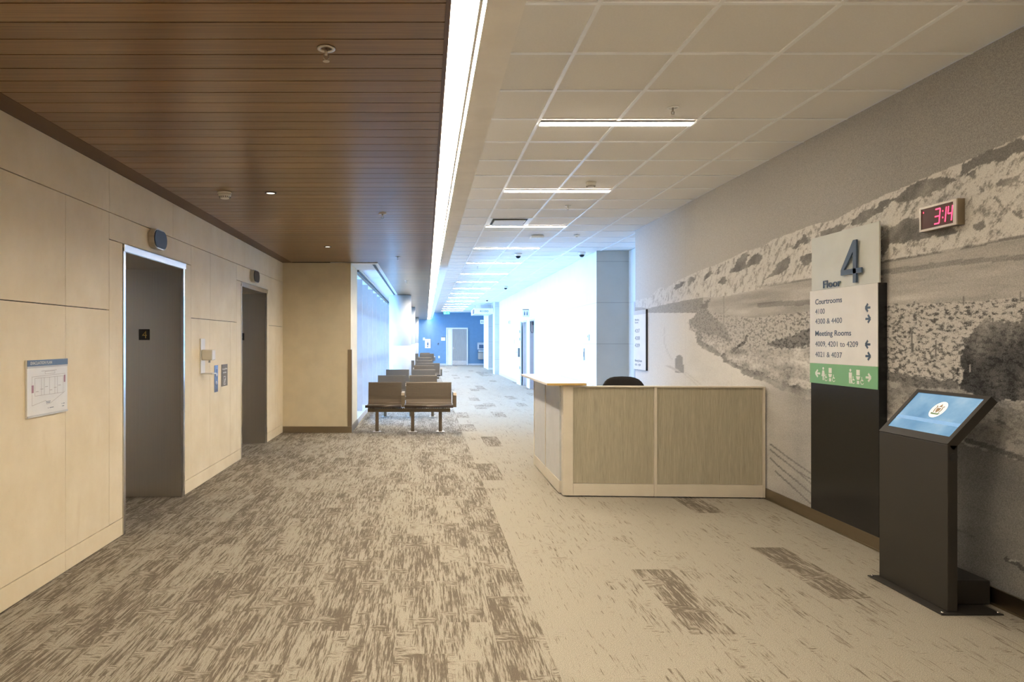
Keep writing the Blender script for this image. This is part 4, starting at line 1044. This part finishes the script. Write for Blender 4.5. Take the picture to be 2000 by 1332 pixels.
# =================================================================== RECEPTION DESK
def desk():
    t = thing('reception_desk', 'L-shaped reception desk with taupe fabric panels and cream trim', 'reception desk', (1.4, 6.7, 0))
    Z = 1.062; bz = .128
    YL, YR = 6.64, 6.545                                    # front run is slightly out of square
    def yy(x): return YL+(YR-YL)*(x-1.318)/(3.215-1.318)
    def fbx(x0, x1, d0, d1, z0, z1, b=None):                # box following the front run, d = depth behind its face
        b = b or B(); p = [(x0, yy(x0)+d0), (x1, yy(x1)+d0), (x1, yy(x1)+d1), (x0, yy(x0)+d1)]
        return b.add([(x, y, z0) for x, y in p]+[(x, y, z1) for x, y in p], [(0,3,2,1),(4,5,6,7),(0,1,5,4),(1,2,6,5),(2,3,7,6),(3,0,4,7)])
    fbx(1.318, 1.412, 0, .09, .012, Z-.012).build('corner_post', M['cream'], t)
    for x0, x1 in ((1.414, 2.176), (2.206, 3.190)):
        fbx(x0, x1, .010, .07, bz+.003, Z-.014).build('fabric_panel', M['fabric'], t)
        fbx(x0, x1, .0, .08, .012, bz).build('base_strip', M['cream'], t)
    fbx(2.178, 2.204, -.004, .08, .012, Z-.012).build('panel_joint', M['cream'], t)
    fbx(3.192, 3.212, -.004, .08, .012, Z-.012).build('end_trim', M['cream'], t)
    fbx(1.318, 3.212, -.006, .095, Z-.011, Z).build('top_cap', M['cream'], t)
    for x in (1.38, 2.19, 3.18): B().ring([(.012, .0005), (.012, .011)], (x, yy(x)+.04, 0), 2, 10).build('leveller_foot', M['rubber'], t)
    # return run along the corridor
    Y1 = 8.33
    for y0, y1 in ((6.75, 7.53), (7.545, 8.31)):
        B().box(1.305, 1.385, y0, y1, bz+.003, Z-.014).build('side_panel', M['palegrey'], t)
        B().box(1.298, 1.39, y0, y1, .012, bz).build('base_strip', M['cream'], t)
    for ya, yb_ in ((7.532, 7.543), (8.312, Y1)): B().box(1.298, 1.39, ya, yb_, .012, Z-.014).build('panel_joint', M['cream'], t)
    B().box(1.298, 1.39, 6.74, Y1, Z-.0135, Z).build('side_cap', M['cream'], t)
    # transaction counter on stand-offs
    c = B().rbox(1.154, 1.535, 6.60, 8.42, 1.070, 1.092, .003).build('transaction_counter', M['counter'], t)
    B().box(1.156, 1.533, 6.594, 6.5995, 1.070, 1.091).build('counter_edge', M['birch'], c)
    for ya in (6.80, 8.1): B().box(1.31, 1.38, ya, ya+.06, Z+.0005, 1.0695).build('counter_bracket', M['cream'], t)
    # work surface behind the panels with pedestal
    B().box(1.40, 3.18, 6.74, 7.40, .715, .742).box(1.40, 2.0, 7.401, 8.30, .715, .742).build('work_surface', M['counter'], t)
    ped = B().box(1.42, 1.86, 7.75, 8.28, .02, .714).build('drawer_pedestal', M['palegrey'], t)
    for k in range(3): B().box(1.8605, 1.872, 7.77, 8.26, .04+.225*k, .25+.225*k).build('drawer', M['white'], ped)
desk()
def chair():
    cx_, cy_ = 2.27, 7.72
    t = thing('office_chair', 'black office chair with rounded back behind the reception desk', 'chair', (cx_, cy_, 0))
    # curved padded back facing the desk front
    bm = bmesh.new(); bmesh.ops.create_uvsphere(bm, u_segments=28, v_segments=16, radius=1)
    for v in bm.verts:
        x, y, z = v.co; sg = lambda a: math.copysign(abs(a)**.62, a)
        X, Y_, Z_ = sg(x)*.262, y*.045, sg(z)*.30
        v.co = Vector((cx_+X, cy_+.28+Y_-.10*(X/.26)**2*.6, .785+Z_))
    bm.verts.index_update(); b = B(); b.add([v.co[:] for v in bm.verts], [[v.index for v in f.verts] for f in bm.faces], True); bm.free()
    b.build('backrest', M['blackfab'], t)
    b = B(); prof = [(.0, .43), (.2, .43), (.25, .45), (.262, .475), (.25, .50), (.2, .515), (.0, .518)]
    b.ring([(max(r, .002), z) for r, z in prof], (cx_, cy_, 0), 2, 28); b.build('seat', M['blackfab'], t)
    B().tube([(cx_, cy_+.15, .42), (cx_, cy_+.30, .44), (cx_, cy_+.345, .6)], .02, 10).build('back_bracket', M['plasticblack'], t)
    B().ring([(.03, .09), (.03, .3), (.02, .301), (.02, .43)], (cx_, cy_, 0), 2, 16).build('gas_lift', M['plasticblack'], t)
    for sd in (-1, 1):
        B().tube([(cx_+sd*.2, cy_, .44), (cx_+sd*.29, cy_, .46), (cx_+sd*.30, cy_, .66)], .014, 8).rbox(cx_+sd*.30-.035, cx_+sd*.30+.035, cy_-.12, cy_+.12, .66, .69, .01).build('armrest', M['plasticblack'], t)
    for i in range(5):
        a = PI/2+2*PI*i/5; e = (cx_+.29*math.cos(a), cy_+.29*math.sin(a))
        l = B().tube([(cx_, cy_, .11), (e[0], e[1], .075)], .02, 8).build('base_spoke', M['plasticblack'], t)
        B().ring([(.026, -.02), (.028, 0), (.026, .02)], (e[0], e[1], .029), 0, 14).build('caster', M['rubber'], l)
chair()

# =================================================================== CEILING FITTINGS
FIXY = [5.39+2.4264*k for k in range(-3, 15)]
def fixture(y, label):
    t = thing('linear_ceiling_light', label, 'ceiling light', (1.482, y, ZT), 'short linear ceiling lights in a row')
    B().box(.886, 2.078, y-.045, y+.045, ZT-.010, ZT-.0045).build('frame', M['white'], t)
    B().box(.890, 2.074, y-.038, y+.038, ZT-.014, ZT-.0102).build('diffuser', M['fix'], t)
    return t
ordn = ['first', 'second', 'third', 'fourth', 'fifth', 'sixth', 'seventh', 'eighth', 'ninth', 'tenth', 'eleventh', 'twelfth', 'thirteenth', 'fourteenth', 'fifteenth']
fx0 = fixture(FIXY[3], 'nearest short linear ceiling light, above the black directory sign side')
fx0['label'] = 'nearest and largest of the short linear ceiling lights'
for k, y in enumerate(FIXY):
    if k == 3 or k < 2: continue
    c = copy_tree(fx0, (1.482, y, ZT))
    c['label'] = 'linear ceiling light overhead, above the top edge of the view' if k < 3 else '%s short linear ceiling light counting away from the camera' % ordn[k-3]

def sprinkler(x, y, z, label, m=None):
    t = thing('fire_sprinkler', label, 'sprinkler', (x, y, z), 'ceiling fire sprinklers')
    B().ring([(.022, z-.001), (.040, z-.001), (.040, z-.005), (.026, z-.007), (.024, z-.002)], (x, y, 0), 2, 24, caps=False).build('escutcheon', M['nickel'] if m is None else m, t)
    B().tube([(x, y, z-.0005), (x, y, z-.03)], .007, 8).tube([(x-.009, y, z-.028), (x-.011, y, z-.043), (x, y, z-.055)], .0028, 6).tube([(x+.009, y, z-.028), (x+.011, y, z-.043), (x, y, z-.055)], .0028, 6).build('sprinkler_body', M['nickel'], t)
    B().ring([(.015, z-.058), (.015, z-.0555)], (x, y, 0), 2, 16).build('deflector', M['nickel'], t)
    return t
sw = [(-.432, 2.99, 'nearest and largest sprinkler in the wood ceiling'), (-.434, 6.89, 'sprinkler in the wood ceiling past the smoke detector'), (-.424, 10.4, 'wood-ceiling sprinkler level with the beige end wall'), (-.411, 14.6, 'small sprinkler in the wood ceiling beside the white soffit'), (-.40, 25.5, 'farthest wood-ceiling sprinkler near the middle column')]
for x, y, lb in sw: sprinkler(x, y, ZW, lb)
for x, y, lb in [(1.80, 5.04, 'sprinkler in the tile ceiling just before the nearest linear light'), (1.786, 8.7, 'sprinkler in the tile ceiling between the second and third linear lights'), (1.18, 15.8, 'far sprinkler in the tile ceiling in front of a linear light')]: sprinkler(x, y, ZT, lb, M['white'])

def smoke(x, y, z, label):
    t = thing('smoke_detector', label, 'smoke detector', (x, y, z), 'ceiling smoke detectors')
    B().ring([(.056, z-.001), (.058, z-.004), (.058, z-.014), (.054, z-.017)], (x, y, 0), 2, 32).build('base', M['plastic'], t)
    h = B().ring([(.053, z-.0175), (.053, z-.03), (.036, z-.056), (.030, z-.058)], (x, y, 0), 2, 32).build('sensor_head', M['plastic'], t)
    b = B()
    for i in range(16):
        a = 2*PI*i/16; r = .0455; ca, sa = math.cos(a), math.sin(a)
        b.tube([(x+ca*(r+.002), y+sa*(r+.002), z-.040), (x+ca*(r-.007), y+sa*(r-.007), z-.052)], .0028, 5)
    b.build('vent_slots', M['vent'], h); return t
smoke(-1.715, 5.89, ZW, 'white smoke detector under the wood ceiling')
smoke(1.77, 7.42, ZT, 'white smoke detector beside the second linear ceiling light')
for x, y, lb in ((-1.33, 5.92, 'nearer small round downlight in the wood ceiling'), (-1.324, 9.31, 'farther small round downlight in the wood ceiling')):
    t = thing('recessed_downlight', lb, 'downlight', (x, y, ZW), 'round downlights in the wood ceiling')
    B().ring([(.036, ZW-.001), (.050, ZW-.001), (.050, ZW-.005), (.037, ZW-.006)], (x, y, 0), 2, 28, caps=False).build('trim_ring', M['black'], t)
    B().ring([(.034, ZW-.0045), (.034, ZW-.0015)], (x, y, 0), 2, 28).build('lens', M['lampglass'], t)
# supply air diffuser tile
t = thing('ceiling_air_diffuser', 'square plaque air diffuser in the tile ceiling by the third linear light', 'air vent', (1.13, 9.85, ZT))
B().box(.886, 1.47, 9.56, 10.14, ZT-.007, ZT-.0045).build('frame', M['grid'], t)
B().box(.93, 1.42, 9.60, 10.10, ZT-.009, ZT-.0072).build('neck', M['vent'], t)
B().rbox(.955, 1.395, 9.63, 10.075, ZT-.03, ZT-.016, .005).build('plaque', M['white'], t)
B().box(1.15, 1.2, 9.8, 9.85, ZT-.016, ZT-.009).build('plaque_mount', M['white'], t)
t = thing('wireless_access_point', 'flat white rounded box on the tile ceiling past the third linear light', 'ceiling device', (1.79, 11.2, ZT))
B().rbox(1.69, 1.90, 11.1, 11.32, ZT-.045, ZT-.0045, .015).build('body', M['plastic'], t); B().ring([(.004, ZT-.048), (.004, ZT-.0455)], (1.8, 11.15, 0), 2, 8).build('indicator', M['bluesteel'], t)
t = thing('ceiling_sensor', 'small round white sensor on the tile ceiling right of the flat box', 'ceiling sensor', (2.42, 11.1, ZT))
B().ring([(.05, ZT-.0045), (.05, ZT-.012), (.03, ZT-.03), (.02, ZT-.034)], (2.42, 11.1, 0), 2, 24).build('body', M['plastic'], t); B().ring([(.018, ZT-.036), (.018, ZT-.0345)], (2.42, 11.1, 0), 2, 12).build('lens', M['rubber'], t)
def camera_dome(x, y, label):
    t = thing('security_camera', label, 'security camera', (x, y, ZT), 'ceiling dome security cameras')
    B().ring([(.075, ZT-.0045), (.075, ZT-.02), (.06, ZT-.045), (.058, ZT-.05)], (x, y, 0), 2, 28).build('housing', M['plastic'], t)
    B().ring([(.050*math.cos(a), ZT-.0505-.045*math.sin(a)) for a in [PI/2*i/8 for i in range(8)]], (x, y, 0), 2, 24).build('dome', M['glassblack'], t)
camera_dome(1.8, 13.5, 'dome camera on the tile ceiling between the fourth and fifth linear lights')
camera_dome(3.0, 13.3, 'dome camera beside the top of the white corridor wall')
camera_dome(2.5, 21.7, 'small dome camera farther along the corridor ceiling')
camera_dome(2.5, 28.3, 'farthest dome camera, just before the 4100 sign')
